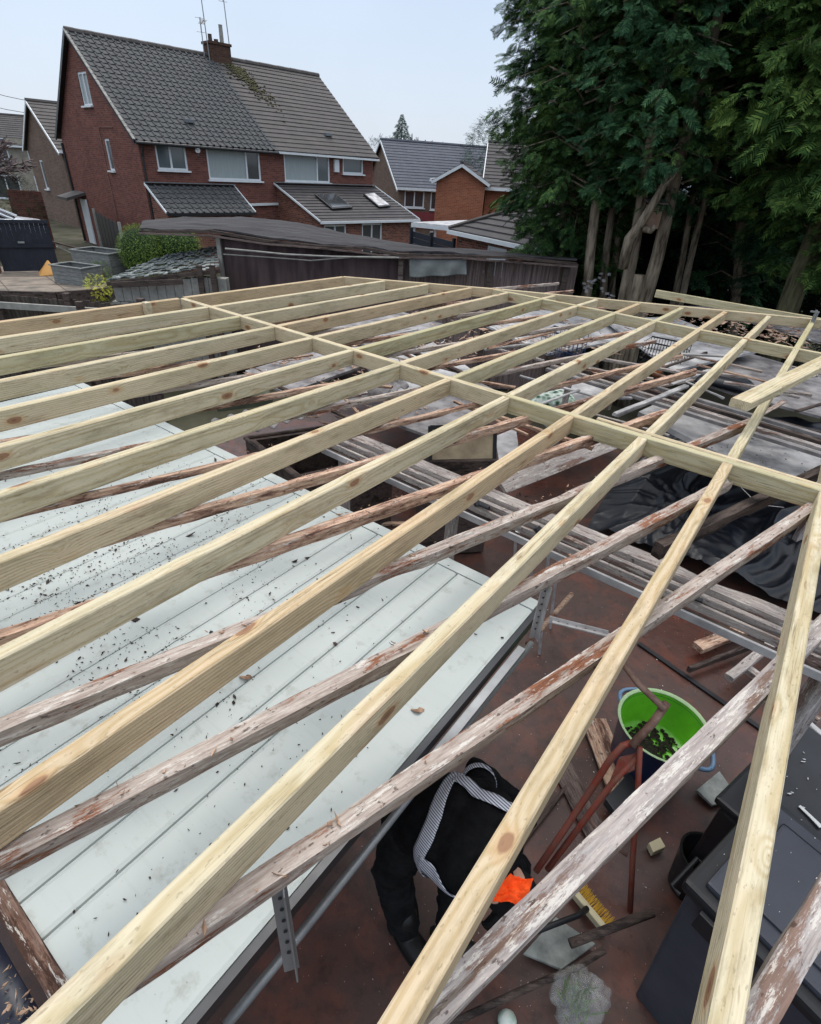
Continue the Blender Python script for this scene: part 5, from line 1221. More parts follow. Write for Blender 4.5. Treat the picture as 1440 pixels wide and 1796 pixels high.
# ================================================================== LEFT YARD
pz_ = -1.0
struct(MB().prism([at(-260, 462, pz_), at(110, 470, pz_), at(215, 492, pz_), at(190, 512, pz_), at(-260, 520, pz_)], -ZU * .25).build('patio', 'sand', fixn=True))
mb = MB()
for (a, b) in (((-100, 503), (195, 497)), ((-50, 486), (180, 482)), ((60, 470), (120, 512)), ((-20, 470), (20, 515)), ((110, 470), (180, 505))): mb.bar(at(*a, pz_ + .003), at(*b, pz_ + .003), .02, .006)
struct(mb.build('patio_joints', 'dkwood'))
mb = MB(); kp = [at(x_, y_, pz_ + .02) for x_, y_ in ((-160, 523), (0, 519), (100, 521), (185, 514), (212, 498))]
for a, b in zip(kp[:-1], kp[1:]): mb.bar(a, b, .12, .3)
tag(mb.build('edging_stones', 'dkwood'), 'dark curved edging stones along the patio rim at left', 'edging')
# dark gate
ga, gb_ = at(8, 478, -1.0), at(106, 476, -1.0)
gt = thing('yard_gate', ga, 'tall dark navy boarded gate closing the patio at left', 'gate'); gd = (gb_ - ga).normalized(); gn = Vector((gd.y, -gd.x, 0)); Lg_ = (gb_ - ga).length
mb = MB(); nb_ = 12
for i in range(nb_): mb.box(ga + gd * (i + .5) * Lg_ / nb_ + ZU * .88 + gn * .004 * (i % 2), (Lg_ / nb_ * .97, .03, 1.62), (gd, gn, ZU))
mb.build('gate_boards', 'fence_dk', gt)
mb = MB()
for z_ in (.1, .88, 1.66): mb.bar(ga + gn * .04 + ZU * z_, gb_ + gn * .04 + ZU * z_, .05, .11)
mb.build('gate_rails', 'fence_dk', gt)
MB().box(ga + gd * Lg_ * .45 + gn * .09 + ZU * 1.0, (.2, .05, .06), (gd, gn, ZU)).build('latch', 'alu', gt)
q = ga - gd * .35
gp_ = thing('gate_pillar', q, 'red brick pillar at the left edge beside the dark gate', 'pillar')
MB().box(q + ZU * .9, (.5, .5, 2.0), (gd, gn, ZU)).build('shaft', 'brick', gp_); MB().box(q + ZU * 1.93, (.58, .58, .08), (gd, gn, ZU)).build('cap', 'concrete', gp_)
# brick garden wall beyond
a, b = far((10, 332), 34), far((72, 336), 34)
tag(MB().box((a + b) / 2 + ZU * (-1.3), ((b - a).length, .25, 2.6), ((b - a).normalized(), Vector(((b - a).y, -(b - a).x, 0)).normalized(), ZU)).build('brick_wall', 'brick'), 'red brick garden wall beyond the dark gate at left', 'wall')
# car
cc_ = far((-34, 364), 31); cx = Vector((.88, .47, 0)).normalized(); cy = Vector((-cx.y, cx.x, 0)); gz_ = cc_.z - 1.35
car = thing('parked_car', Vector((cc_.x, cc_.y, gz_)), 'white car behind the dark gate, bonnet and windscreen pillar showing', 'car')
def CP(a, b, z): return Vector((cc_.x, cc_.y, gz_)) + cx * a + cy * b + ZU * z
def loft(secs, nm, m, par_):
    mb = MB()
    for s_ in secs: mb.v += s_
    k_ = len(secs[0])
    for i in range(len(secs) - 1):
        for j in range(k_): a, b = i * k_ + j, i * k_ + (j + 1) % k_; mb.f.append((a, b, b + k_, a + k_))
    mb.f.append(tuple(range(k_))); mb.f.append(tuple((len(secs) - 1) * k_ + j for j in range(k_)))
    return mb.build(nm, m, par_, smooth=True, fixn=True, bevel=.0)
def sec(a, hw_, z0, z1, r_=.15): return [CP(a, -hw_, z0), CP(a, -hw_, z1 - r_), CP(a, -hw_ + r_, z1), CP(a, hw_ - r_, z1), CP(a, hw_, z1 - r_), CP(a, hw_, z0)]
loft([sec(-2.3, .75, .4, .85), sec(-2.1, .85, .3, 1.0), sec(-.9, .88, .25, 1.02), sec(.9, .88, .25, 1.02), sec(1.9, .85, .28, .9), sec(2.15, .75, .4, .72)], 'body', 'carwhite', car)
loft([sec(-2.0, .7, .95, 1.05), sec(-1.5, .7, .95, 1.42), sec(-.6, .68, .95, 1.5), sec(.2, .68, .95, 1.45), sec(1.1, .72, .95, 1.03)], 'cabin_glass', 'glassd', car)
loft([sec(-1.6, .66, 1.40, 1.47, .03), sec(-.6, .66, 1.45, 1.54, .03), sec(.15, .66, 1.42, 1.5, .03)], 'roof_panel', 'carwhite', car)
for s_ in (-1, 1):
    MB().tube([CP(.15, .68 * s_, 1.44), CP(1.1, .76 * s_, 1.02)], .035, 6).build('windscreen_pillar', 'carwhite', car)
    for a_ in (-1.4, 1.35):
        wh = MB().tube([CP(a_, s_ * .72, .32), CP(a_, s_ * .92, .32)], .32, 20).build('wheel', 'rubber', car); MB().tube([CP(a_, s_ * .9, .32), CP(a_, s_ * .935, .32)], .2, 14).build('rim', 'alu', wh)
# orange board
oa = at(84, 484, -.98)
tag(MB().prism([at(69, 484, -.98), at(102, 483, -.98), at(102, 483, -.98) + ZU * .06, atY(82, 457, oa.y + .25), at(69, 484, -.98) + ZU * .1], Vector((.02, .05, 0))).build('warning_board', 'orange_board', fixn=True), 'plain orange triangular board leaning against the dark gate', 'board')
# planters
def planter(label, px_, L_, D_, H_):
    c = at(*px_, -1.0); ang = Vector((.95, -.3, 0)).normalized(); an = Vector((-ang.y, ang.x, 0)); t = thing('planter_box', c, label, 'planter', 'grey wooden planter boxes on the patio')
    mb = MB(); nb_ = 4
    for i in range(nb_):
        z_ = H_ * (i + .5) / nb_
        for s_ in (-1, 1): mb.box(c + an * s_ * D_ / 2 + ZU * z_, (L_, .03, H_ / nb_ * .94), (ang, an, ZU)); mb.box(c + ang * s_ * L_ / 2 + ZU * z_, (.03, D_, H_ / nb_ * .94), (ang, an, ZU))
    mb.build('side_boards', 'planter', t)
    mb = MB()
    for s_ in (-1, 1): mb.box(c + an * s_ * D_ / 2 + ZU * (H_ + .015), (L_ + .1, .1, .03), (ang, an, ZU)); mb.box(c + ang * s_ * L_ / 2 + ZU * (H_ + .016), (.1, D_ - .12, .03), (ang, an, ZU))
    mb.build('rim', 'planter', t); MB().box(c + ZU * (H_ * .6), (L_ - .06, D_ - .06, .02), (ang, an, ZU)).build('soil', 'mulch', t)
planter('front low grey boarded planter box at the patio edge', (140, 496), 1.3, .8, .55)
planter('larger grey boarded planter box behind the low one', (186, 484), 1.7, 1.0, .85)
# junk timber leaning
for i, (a, b, lb) in enumerate((((92, 424), (152, 440), 'long dark plank propped behind the planters'), ((100, 432), (130, 446), 'short grey plank propped behind the planters'))):
    p, q = at(*a, -.2), at(*b, -.5); tag(MB().bar(p, q, .15, .05).build('plank', 'dkwood' if i == 0 else 'concrete'), lb, 'plank')
# black fence panels and posts
q0, q1 = at(182, 440, -1.1), at(229, 478, -1.1); 
t = fence('black boarded fence panels between concrete posts by the hedges', q0, q1, -1.2, .55, 'gutter', 'v', 14, posts=2)
# lower slate-blue small roof beside hedge
tag(MB().prism([at(228, 412, .1), at(262, 398, .3), at(285, 408, .3), at(250, 418, .1)], ZU * .05).build('shed_roof', 'lead', fixn=True), 'small flat grey roof showing between fence and hedge', 'roof')

# ---- foliage builders
def frond_tpl(n=9, droop=.35, w_=.42, seed=0):
    """pinnate spray, unit length along +X, in XY plane, drooping in -Z"""
    vs, fs = [], []; r_ = random.Random(seed)
    def pt(x, y): return (x, y, -droop * (x * x + .8 * y * y) )
    k = 0
    for i in range(n):
        x = .04 + .9 * i / (n - 1); ln = w_ * math.sin(math.pi * min(1, .18 + .8 * (1 - x) + .1)) * (1 - .55 * x) * r_.uniform(.8, 1.15)
        for s_ in (-1, 1):
            x1, y1 = x + ln * .75, s_ * ln
            hw_ = .021
            a, b = (x - hw_, 0), (x + hw_, 0); m0 = (x + (x1 - x) * .55 - hw_, y1 * .55 + s_ * .02); m1 = (x + (x1 - x) * .55 + hw_, y1 * .55 - s_ * .02)
            vs += [pt(*a), pt(*b), pt(*m1), pt(x1, y1), pt(*m0)]; fs += [(k, k + 1, k + 2), (k, k + 2, k + 4), (k + 4, k + 2, k + 3)]; k += 5
    vs += [pt(.9, -.03), pt(1.08, 0), pt(.9, .03)]; fs.append((k, k + 1, k + 2))
    return np.array(vs), np.array(fs)
TPL = [frond_tpl(11, .35, .40, 1), frond_tpl(10, .5, .36, 2), frond_tpl(12, .25, .44, 3)]
TPS = [frond_tpl(5, .3, .5, 4)]
def scatter(name, P, D, size, m, parent=None, tpls=None, seed=0, flat=.0):
    """P (n,3) base points, D (n,3) axis directions, size (n,)"""
    g = np.random.default_rng(seed); tpls = tpls or TPL; D = D / np.linalg.norm(D, axis=1, keepdims=True)
    up = np.tile([0, 0, 1.], (len(P), 1)) + g.normal(0, .45, (len(P), 3)); Y = np.cross(up, D); Y /= np.linalg.norm(Y, axis=1, keepdims=True); Z = np.cross(D, Y)
    VV, FF = [], []; o = 0; idx = g.integers(0, len(tpls), len(P))
    for ti, (tv, tf) in enumerate(tpls):
        s_ = np.where(idx == ti)[0]
        if not len(s_): continue
        X3 = (tv[None, :, 0, None] * D[s_][:, None] + tv[None, :, 1, None] * Y[s_][:, None] + tv[None, :, 2, None] * Z[s_][:, None] * 1.0) * size[s_][:, None, None]
        # droop is world-down
        X3 = X3 + P[s_][:, None]; VV.append(X3.reshape(-1, 3)); FF.append((tf[None] + (np.arange(len(s_)) * len(tv))[:, None, None] + o).reshape(-1, 3)); o += len(s_) * len(tv)
    return fast(name, np.concatenate(VV), np.concatenate(FF), m, parent)
def ellip_leaves(name, c, rx, ry, rz, n, size, m, parent=None, seed=0, bottom=-1):
    g = np.random.default_rng(seed); d = g.normal(0, 1, (n, 3)); d /= np.linalg.norm(d, axis=1, keepdims=True); d[:, 2] = np.maximum(d[:, 2], bottom)
    rr_ = g.uniform(.86, 1.02, n)[:, None]; P = np.array(c) + d * [rx, ry, rz] * rr_
    return scatter(name, P, d + g.normal(0, .6, (n, 3)), g.uniform(.6, 1.2, n) * size, m, parent, TPS, seed)
for (px_, rx, rz, lb, sd_) in (((247, 440), .78, .85, 'rounded clipped green hedge nearest the black fence', 1), ((300, 430), 1.12, .85, 'wider rounded green hedge against the brick house', 2)):
    c = far(px_, 23 + sd_ * .6)
    t = thing('hedge', Vector((c.x, c.y, -1.2)), lb, 'hedge', 'round clipped hedges')
    ellip_leaves('foliage', c, rx, rx * .9, rz, 7000, .07, 'hedge', t, sd_, -.9)
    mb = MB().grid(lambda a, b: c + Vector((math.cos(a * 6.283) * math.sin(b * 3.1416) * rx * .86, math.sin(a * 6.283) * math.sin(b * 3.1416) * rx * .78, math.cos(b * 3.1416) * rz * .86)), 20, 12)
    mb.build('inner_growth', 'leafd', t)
    MB().tube([Vector((c.x, c.y, -1.25)), c], .08, 6).build('stem', 'trunk', t)
for (px_, r_, m_, lb, z_) in (((180, 478), .32, 'hedge', 'dark green leafy plant beside the larger planter', -.75), ((172, 505), .34, 'yleaf', 'yellow-green variegated shrub at the patio corner', -.85)):
    c = at(*px_, z_); t = thing('shrub', Vector((c.x, c.y, -1.1)), lb, 'shrub')
    ellip_leaves('foliage', c, r_, r_, r_ * .9, 420, .15, m_, t, 5)
    mb = MB()
    for i in range(6): mb.tube([Vector((c.x, c.y, -1.15)), c + Vector((rnd.gauss(0, .12), rnd.gauss(0, .12), .05))], .01, 4)
    mb.build('stem', 'trunk', t)

# ================================================================== OLD LONG SHED
SY = 12.0
fe = [atY(x_, y_, SY) for x_, y_ in ((246, 402), (372, 404), (470, 416), (560, 428), (640, 434), (700, 440), (800, 445), (900, 450), (1012, 456))]
be = [atY(x_, y_, SY + 4.2) for x_, y_ in ((250, 388), (330, 381), (430, 382), (520, 390), (600, 408), (660, 420), (760, 434), (880, 442), (1012, 449))]
sh_ = thing('long_shed', Vector((0, SY, -1.2)), 'long low ramshackle shed with sagging felt roof behind the timber frame', 'shed')
def rf(a, b):
    f_ = a * (len(fe) - 1); i = min(int(f_), len(fe) - 2); t = f_ - i; p = fe[i].lerp(fe[i + 1], t); q = be[i].lerp(be[i + 1], t)
    return p.lerp(q, b) + ZU * (.02 * noise.noise(Vector((a * 40, b * 5, 0))) + .03 * noise.noise(Vector((a * 9, b * 3, 4))))
MB().grid(rf, 90, 16).build('felt_roof', 'felt', sh_, smooth=False, solid=.03)
for k_, (dz, th, m_) in enumerate(((-.04, .05, 'dkwood'), (-.09, .03, 'brwood'))):
    mb = MB()
    for i in range(0, len(fe) - 1): mb.bar(fe[i] + ZU * (dz + .03 * math.sin(i * 2.1 + k_)) - Vector((0, .04 * (k_ + 1), 0)), fe[i + 1] + ZU * (dz + .03 * math.sin((i + 1) * 2.1 + k_)) - Vector((0, .04 * (k_ + 1), 0)), .05, th)
    mb.build('fascia_board', m_, sh_)
wb = -1.2
# wall: dark rendered stretch
x0, x1, x2, x3 = atY(388, 430, SY + .2).x, atY(706, 440, SY + .2).x, atY(815, 445, SY + .2).x, atY(1008, 456, SY + .2).x
def wz(x_):
    for i in range(len(fe) - 1):
        if fe[i].x <= x_ <= fe[i + 1].x: return fe[i].z + (fe[i + 1].z - fe[i].z) * (x_ - fe[i].x) / (fe[i + 1].x - fe[i].x) - .1
    return fe[-1].z - .1
MB().grid(lambda a, b: (x0 + (x1 - x0) * a, SY + .18 + .02 * noise.noise(Vector((a * 20, b * 6, 0))), wb + (wz(x0 + (x1 - x0) * a) - wb) * b), 60, 10).build('wall', 'shedwall', sh_, smooth=True, solid=.05)
mb = MB(); xx = x1; rr = random.Random(6)
while xx < x3:
    wd__ = rr.uniform(.09, .15); mb.box((xx + wd__ / 2, SY + .2 + rr.uniform(0, .02), (wb + wz(xx)) / 2), (wd__ * .95, .02, wz(xx) - wb)); xx += wd__
mb.build('wall_boards', 'paling', sh_)
MB().add([(x0, SY + .2, wb), (x0, SY + 4.2, wb), (x0, SY + 4.2, 1.5), (x0, SY + .2, wz(x0))], [(0, 1, 2, 3)]).build('end_wall', 'shedwall', sh_)
MB().add([(x3, SY + .2, wb), (x3, SY + 4.2, wb), (x3, SY + 4.2, 1.5), (x3, SY + .2, wz(x3))], [(0, 1, 2, 3)]).build('end_wall', 'brwood', sh_)
for px_, m_, w__ in ((386, 'concrete', .08), (703, 'brwood', .1), (865, 'dkwood', .1), (1000, 'dkwood', .12)):
    p = atY(px_, 440, SY + .08); MB().bar((p.x, SY + .06, wb), (p.x + rnd.uniform(-.03, .03), SY + .06, wz(p.x) - .02), w__, w__, up=Vector((0, 1, 0))).build('post', m_, sh_)
MB().tube([atY(392, 446, SY - .05), atY(480, 452, SY - .05), atY(545, 457, SY - .06), atY(700, 445, SY - .05)], .012, 5).build('slack_cable', 'concrete', sh_)
MB().tube([atY(395, 436, SY - .2), atY(450, 441, SY - .2), atY(500, 446, SY - .2), atY(580, 450, SY - .2), atY(700, 452, SY - .2)], .018, 5).build('sagging_pipe', 'concrete', sh_)
def tgf(a, b):
    p = atY(718 + 100 * a, 450 + 3 * a + b * (36 - 8 * a), SY - .05); return p + Vector((0, .05 * math.sin(a * 14 + b * 2) * b - .06 * b, -.03 * math.sin(a * 3.1) * (1 - b)))
tag(MB().grid(tgf, 40, 16).build('grey_tarpaulin', 'gtarp', smooth=True, solid=.004), 'sagging grey-green tarpaulin pinned under the shed eave', 'tarpaulin')
# slate lean-to in front at left
A, B, C_, D_ = atY(188, 494, 11.2), atY(296, 446, 13.2), atY(380, 434, 13.2), atY(386, 471, 11.2)
sl_ = thing('slate_leanto', (A + D_) / 2, 'small sloping lean-to of lichened stone slates left of the long shed', 'lean-to')
mb = MB(); rr = random.Random(9); nrow = 11; ncol = 24
for j in range(nrow):
    for i in range(ncol):
        f0, f1 = i / ncol, (i + 1) / ncol; b0, b1 = j / nrow, (j + 1.35) / nrow
        def SP(a, b): b = min(b, 1); return A.lerp(D_, a).lerp(B.lerp(C_, a), b) + ZU * (.06 * noise.noise(Vector((a * 5, b * 4, 3))))
        up = ZU * (.04 + rr.uniform(-.012, .03)); sk = rr.uniform(-.1, .1) / nrow
        p0, p1, p2, p3 = SP(f0, b0 + sk) + up, SP(f1 - .003, b0 + sk) + up, SP(f1 - .003, b1) + ZU * .004, SP(f0, b1) + ZU * .004
        mb.prism([p0, p1, p2, p3], -ZU * .02)
mb.build('slates', 'slate', sl_)
MB().bar(A - ZU * .04, D_ - ZU * .04, .08, .07).build('eave_beam', 'dkwood', sl_)
mb = MB(); rr = random.Random(2)
Lw = (D_ - A).length; dW = (D_ - A).normalized()
for i in range(13):
    for j in range(4):
        z0_ = -1.2 + j * .55; p = A + dW * ((i + .5 + .5 * (j % 2)) * Lw / 13); p = Vector((p.x, p.y + .1, 0))
        zt_ = (A + dW * ((i + .5) * Lw / 13)).z - .1
        if z0_ < zt_: mb.box(p + ZU * ((z0_ + min(zt_, z0_ + .54)) / 2), (Lw / 13 * .95, .2, min(.54, zt_ - z0_)))
mb.build('block_wall', 'concrete', sl_, bevel=.01)
for px_ in (352, 375): p = atY(px_, 490, 11.1); MB().bar((p.x, 11.1, -1.2), (p.x, 11.1, p.z + .25), .1, .06, up=Vector((0, 1, 0))).build('post', 'dkwood', sl_)
MB().bar(atY(196, 500, 11.05), atY(320, 494, 11.05), .04, .1).build('loose_board', 'dkwood', sl_)
# near dark fence at left
fa, fb_ = Vector((-9.5, 8.6, 0)), Vector((-3.9, 9.6, 0))
fence('low dark weathered board fence just beyond the frame at left', atY(-120, 530, 9.6), atY(250, 530, 9.4), -1.2, atY(100, 524, 9.5).z, 'paling_dk', 'v', 46, posts=4, pm='dkwood')
p, q = atY(-60, 531, 9.3), atY(172, 546, 9.3)
tag(MB().bar(p, q, .05, .1).build('grey_rail', 'concrete'), 'grey weathered rail nailed along the dark fence at left', 'rail')
q = atY(141, 540, 9.2); tag(MB().bar((q.x, q.y, -1.2), (q.x, q.y, q.z + .1), .1, .08, up=Vector((0, 1, 0))).build('stub_post', 'dkwood'), 'short dark post stub standing before the grey rail', 'post')
# power lines
def wire(a, b, lb):
    pts_ = [a.lerp(b, i / 12) - ZU * 1.2 * (1 - (2 * i / 12 - 1) ** 2) for i in range(13)]
    tag(MB().tube(pts_, .02, 4).build('power_line', 'darkalu'), lb, 'cable', 'power lines at left')
wire(far((-120, 122), 60), far((190, 165), 70), 'upper thin power line crossing the sky left of the house')
wire(far((-120, 150), 60), far((190, 182), 70), 'lower thin power line crossing the sky left of the house')
# ================================================================== TREES
def conifer(label, base, h_, tr, pts, c0, c1, rad, n, m, seed, size=(.28, .55), name='conifer_tree', trunk='trunk', tpls=None, grp='tall conifers at right', limb=True, dens_top=1, cen=None):
    """pts: trunk centre line; crown from height c0 to c1 around the trunk line"""
    g = np.random.default_rng(seed); rr_ = random.Random(seed); t = thing(name, base, label, 'tree', grp)
    pts = [Vector(p) for p in pts]
    def axis(z):
        for a, b in zip(pts[:-1], pts[1:]):
            if z <= b.z: f_ = (z - a.z) / (b.z - a.z); return a.lerp(b, f_)
        return pts[-1] + (z - pts[-1].z) * ZU
    zt_ = h_; line = []; k_ = 14
    z0 = pts[0].z
    for i in range(k_ + 1):
        z = z0 + (zt_ - z0) * i / k_; p = axis(z); line.append(p + Vector((.03 * math.sin(z * 2 + seed), .03 * math.cos(z * 1.7 + seed), 0)))
    MB().tube(line, [tr * (1.25 if i == 0 else 1) * (1 - .85 * i / k_) + .01 for i in range(k_ + 1)], 12).build('trunk', trunk, t, smooth=True)
    # branches with sprays
    nb = max(30, int(n * 2.6) // 34); P, D, SZ = [], [], []; mb = MB()
    cen_ = cen or Vector((0, 0, 0))
    for b in range(nb):
        f_ = (b + rr_.random()) / nb; z = c0 + (c1 - c0) * f_; a = rr_.uniform(0, math.tau)
        prof = min(1, .55 + 1.6 * f_) * (1 - max(0, f_ - .72) * 2.6) if dens_top else 1
        L_ = rad * max(.15, prof) * rr_.uniform(.72, 1.12); o = axis(z - .1); o = o + cen_ * min(1, f_ * 4 + .2)
        d = Vector((math.cos(a), math.sin(a), .25)); tip = o + d * L_ - ZU * L_ * .22
        mid = o + d * L_ * .5 + ZU * L_ * .06
        if limb and b % 2 == 0: mb.tube([o, mid, tip], [.022, .013, .004], 4, cap=False)
        m_ = int(9 * L_ / rad)
        for _ in range(m_):
            s_ = rr_.random() ** .55; q = o.lerp(mid, s_ * 2) if s_ < .5 else mid.lerp(tip, s_ * 2 - 1)
            sd_ = rr_.choice((-1, 1)); side = Vector((-d.y, d.x, 0)) * sd_
            dd = (d * rr_.uniform(.4, 1.2) + side * rr_.uniform(.1, 1.1) + ZU * rr_.uniform(-.9, .05)).normalized()
            q = q + side * rr_.uniform(0, .28) * L_ * .6 * s_ + ZU * rr_.gauss(-.05, .12)
            s0_ = rr_.uniform(*size); yaw0 = math.atan2(dd.y, dd.x); pit = rr_.uniform(-.35, .35)
            for jj in range(5):
                ya = yaw0 + (jj - 2) * .42 + rr_.gauss(0, .12); dv = Vector((math.cos(ya), math.sin(ya), pit + rr_.gauss(0, .14) - abs(jj - 2) * .12))
                P.append((q + Vector((rr_.gauss(0, .03), rr_.gauss(0, .03), rr_.gauss(0, .03))))[:]); D.append(dv[:]); SZ.append(s0_ * (1.1 - .14 * abs(jj - 2)))
    if limb: mb.build('branches', trunk, t)
    scatter('crown', np.array(P), np.array(D), np.array(SZ), m, t, tpls, seed)
    return t
def tl(b, top, Y0, Y1=None):                    # trunk line from two photo points with real depth
    Y1 = Y1 or Y0; a = atY(*b, Y0); c = atY(*top, Y1); d = (c - a) / (c.z - a.z); lo = a + d * (-1.25 - a.z); return [lo, a, c, c + (d * .5 + ZU * .5) * 3]
specs = [
 ('leftmost tall conifer with foliage sweeping low over the shed roof', (985, 500), (990, 330), 14.5, .11, .5, 1.8, 5600, 'leaf', (.3, 0)),
 ('slim-trunked conifer at the left of the trunk row', (1028, 508), (1052, 322), 12.6, .12, 2.7, 1.75, 1700, 'leaf', (-.5, .2)),
 ('conifer with narrow ivy-dark trunk second in the row', (1058, 510), (1078, 330), 13.2, .09, 2.9, 1.5, 900, 'leaf', (-.1, .3)),
 ('conifer with narrow trunk close behind the second', (1074, 512), (1094, 330), 13.6, .08, 2.9, 1.5, 900, 'leaf', (0, .3)),
 ('stout conifer trunk with a crooked grey limb against it', (1098, 515), (1130, 312), 12.0, .14, 2.85, 1.7, 1700, 'leafb', (-.1, .2)),
 ('stout straight conifer trunk right of the crooked limb', (1134, 518), (1184, 318), 11.8, .15, 2.8, 1.7, 1700, 'leaf', (.2, .2)),
 ('thin leaning conifer trunk left of a pair', (1186, 500), (1218, 340), 13.0, .07, 2.7, 1.5, 1100, 'leafb', (.2, .3)),
 ('thin leaning conifer trunk right of the pair', (1198, 505), (1240, 345), 12.6, .075, 2.6, 1.6, 1300, 'leafb', (.5, .3)),
 ('thickest conifer trunk at the right, mossy and leaning', (1380, 545), (1428, 425), 10.4, .21, 2.35, 2.0, 2200, 'leafy', (-.2, .35)),
]
for i, (lb, b, tp, Y, tr, c0, rad, n, m, cn_) in enumerate(specs):
    ln = tl(b, tp, Y); conifer(lb, ln[0], 9.3, tr, ln, c0, 8.9, rad, n, m, 100 + i, trunk='trunk2' if i == 8 else 'trunk', cen=Vector((cn_[0], cn_[1], 0)), size=(.2, .36) if i < 8 else (.22, .4))
# low-branched ones filling the right
ln = tl((1290, 520), (1300, 380), 14.0); conifer('dark conifer low-branched to the ground behind the thick trunk', ln[0], 9, .12, ln, .9, 8.7, 2.0, 1900, 'leafb', 131)
ln = tl((1500, 560), (1530, 420), 10.5); conifer('bright-tipped conifer cut by the right edge', ln[0], 9, .16, ln, 1.9, 8.6, 2.1, 2000, 'leafy', 132, cen=Vector((-.45, -.1, 0)))
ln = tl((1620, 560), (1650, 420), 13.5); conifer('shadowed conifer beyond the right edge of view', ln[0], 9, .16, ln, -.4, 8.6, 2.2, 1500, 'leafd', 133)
# back row: dense dark
for i, (x_, Y, lb) in enumerate(((1010, 17.5, 'dark conifer behind the shed end'), (1090, 17.8, 'dark conifer behind the crooked limb'), (1170, 17.3, 'dark conifer behind the straight stout trunk'), (1250, 17.8, 'dark conifer behind the thin pair'), (1340, 17.2, 'dark conifer left behind the thick trunk'), (1440, 17.0, 'dark conifer behind the thick trunk, right edge'))):
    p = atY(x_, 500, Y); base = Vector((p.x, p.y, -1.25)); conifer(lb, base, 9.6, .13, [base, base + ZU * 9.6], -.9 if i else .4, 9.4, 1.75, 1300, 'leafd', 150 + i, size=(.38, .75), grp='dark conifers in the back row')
# crooked grey limb and nest box
cl2 = [atY(1092, 470, 11.7), atY(1104, 418, 11.6), atY(1122, 395, 11.5), atY(1140, 366, 11.4), atY(1162, 330, 11.4), atY(1173, 300, 11.5), atY(1174, 284, 11.5)]
t = thing('crooked_limb', cl2[0], 'bare crooked grey limb bending across the stout trunks', 'branch')
MB().tube(cl2, [.1, .095, .085, .07, .065, .05, .04], 10).build('limb', 'trunk', t, smooth=True)
MB().tube([cl2[2] + Vector((.1, 0, -.05)), atY(1142, 405, 11.3), atY(1148, 398, 11.2)], [.07, .05, .045], 8).build('stub', 'trunk', t, smooth=True)
MB().tube([cl2[4], atY(1180, 312, 11.3), atY(1196, 290, 11.2)], [.03, .02, .008], 6).build('twig', 'trunk', t)
bxp = atY(1144, 380, 11.6); nb_ = thing('nest_box', bxp, 'pale brown wooden nest box fixed between two stout trunks', 'nest box')
MB().box(bxp, (.26, .2, .38)).build('box_body', m_plain('pale_box_wood', srgb(150, 122, 104), .85, .2, 0, .4, 5), nb_, bevel=.008)
MB().prism([bxp + Vector((-.18, -.16, .21)), bxp + Vector((.18, -.16, .21)), bxp + Vector((.18, .14, .27)), bxp + Vector((-.18, .14, .27))], ZU * .02).build('box_roof', 'brwood', nb_)
sp_ = atY(1114, 515, 11.5); tag(MB().tube([Vector((sp_.x, sp_.y, -1.25)), atY(1122, 482, 11.5)], [.11, .1], 12).build('tree_stump', 'trunk'), 'short broad stump between the two stout conifer trunks', 'stump')
for (px_, lb) in (((1040, 500), 'pale rubble heap by the shed end and trunks'),):
    p = atY(*px_, 12.4); t = MB(); rr = random.Random(3)
    for _ in range(26): q = p + Vector((rr.gauss(0, .18), rr.gauss(0, .15), rr.uniform(-.5, .22))); t.box(q, (rr.uniform(.03, .09), .06, rr.uniform(.02, .05)), (Vector((math.cos(_), math.sin(_), .2)).normalized(), Vector((-math.sin(_), math.cos(_), 0)), ZU))
    tag(t.build('rubble', 'dirtyw'), lb, 'rubble', kind='stuff')
# dim undergrowth behind trunks
g = np.random.default_rng(5); n = 2600; X_0, X_1 = atY(1000, 500, 15.5).x, atY(1560, 500, 15.5).x
P = np.stack([g.uniform(X_0, X_1, n), g.uniform(14.6, 16.6, n), g.uniform(-1.1, 1.9, n) ], 1)
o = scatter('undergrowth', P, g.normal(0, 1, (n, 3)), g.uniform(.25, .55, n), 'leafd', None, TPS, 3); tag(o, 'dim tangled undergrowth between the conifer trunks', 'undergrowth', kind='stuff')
# far spruce
sb = far((703, 268), 60)
def spruce(label, base, h_, r_, seed, n=1500):
    g = np.random.default_rng(seed); t = thing('spruce_tree', base, label, 'tree'); MB().tube([base, base + ZU * h_], [.18, .02], 6).build('trunk', 'trunk', t)
    f_ = g.uniform(.08, 1, n) ; lay = np.floor(f_ * 9) / 9; ff = f_ - lay; a = g.uniform(0, 6.283, n); rad = r_ * (1.02 - f_) * g.uniform(.1, 1, n) ** .5 * (1.15 - ff * 4)
    P = np.stack([base.x + rad * np.cos(a), base.y + rad * np.sin(a), base.z + f_ * h_ - rad * .12], 1); D = np.stack([np.cos(a), np.sin(a), g.uniform(-.35, .1, n)], 1)
    scatter('crown', P, D, g.uniform(.5, 1.0, n) * r_ * .34 * (1.12 - f_), 'spruce', t, TPL, seed)
spruce('pointed blue-green spruce rising behind the slate-blue roof', Vector((sb.x, sb.y, -1.3)), far((703, 200), 60).z + 1.3, 3.5, 7, 4200)
sb = far((668, 275), 70); t = thing('distant_tree', Vector((sb.x, sb.y, -1.3)), 'dark rounded tree beside the end of the red brick house', 'tree'); ellip_leaves('crown', Vector((sb.x, sb.y, sb.z - 1.5)), 3, 3, 3, 1500, .6, 'spruce', t, 4); MB().tube([Vector((sb.x, sb.y, -1.3)), sb], .2, 6).build('trunk', 'trunk', t)
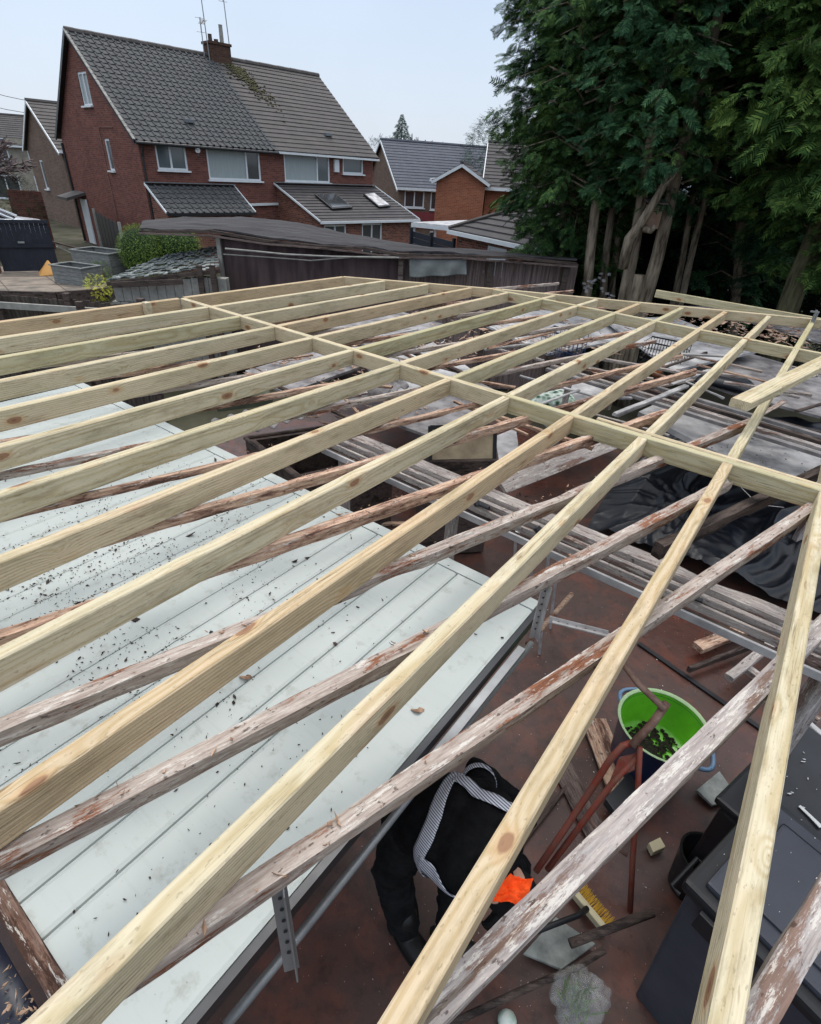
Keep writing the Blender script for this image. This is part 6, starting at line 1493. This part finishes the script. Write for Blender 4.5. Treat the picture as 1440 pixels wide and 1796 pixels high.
sb = far((880, 262), 48); t = thing('distant_tree', Vector((sb.x, sb.y, -1.3)), 'blue-green conifer crown peeping over roofs left of the tall conifers', 'tree'); ellip_leaves('crown', Vector((sb.x, sb.y, sb.z - .8)), 2.6, 2, 3.0, 2200, .55, 'spruce', t, 6); MB().tube([Vector((sb.x, sb.y, -1.3)), sb], .2, 6).build('trunk', 'trunk', t)
# bare trees
def bare(label, base, h_, seed, m, spread=.5, depth=5, r0=.14, cat='tree', weep=0):
    rr_ = random.Random(seed); t = thing('bare_tree', base, label, cat); mb = MB(); tk = MB()
    def grow(p, d, L_, r_, k):
        q = p + d * L_; (tk if k == depth else mb).tube([p, (p + q) / 2 + Vector((rr_.gauss(0, L_ * .04), rr_.gauss(0, L_ * .04), 0)), q], [max(.028, r_), max(.024, r_ * .85), max(.02, r_ * .65)], 5 if k > 2 else 3, cap=False)
        if k == 0: return
        for _ in range(3 if k > 1 else 4):
            nd = (d + Vector((rr_.gauss(0, spread), rr_.gauss(0, spread), rr_.gauss(.1 - weep, spread * .5)))).normalized(); grow(q.lerp(p, rr_.uniform(0, .35)), nd, L_ * rr_.uniform(.62, .82), r_ * .6, k - 1)
    grow(base, Vector((0, 0, 1)), h_ * .3, r0, depth); tk.build('trunk', m, t); mb.build('branches', m, t)
for i, (px_, D, top, m_, lb) in enumerate((((735, 272), 62, 205, 'twig', 'tall bare tree just right of the spruce'), ((755, 272), 66, 222, 'twig', 'bare tree between the spruce and the reddish birch'), ((775, 272), 64, 228, 'twigr', 'reddish bare birch above the slate-blue roof'), ((802, 272), 68, 236, 'twigr', 'low reddish bare tree above the orange gable'), ((825, 272), 72, 238, 'twig', 'faint bare tree right of the reddish ones'))):
    b_ = far(px_, D); tz = far((px_[0], top), D).z; bare(lb, Vector((b_.x, b_.y, -1.3)), (tz + 1.3) * 1.02, 30 + i, m_, .33, 5, .16)
b_ = far((-78, 330), 32); bare('dark bare tree reaching in from the left edge', Vector((b_.x, b_.y, -1.3)), 7.2, 50, 'twig', .5, 6, .14, weep=.12)
b_ = far((-2, 330), 34); t = thing('garden_shrub', Vector((b_.x, b_.y, -1.3)), 'dull evergreen shrub under the bare tree at the left edge', 'shrub'); ellip_leaves('foliage', Vector((b_.x, b_.y, .3)), 1.5, 1.5, 1.7, 1800, .3, 'leafd', t, 8); MB().tube([Vector((b_.x, b_.y, -1.3)), Vector((b_.x, b_.y, .3))], .06, 6).build('stem', 'trunk', t)
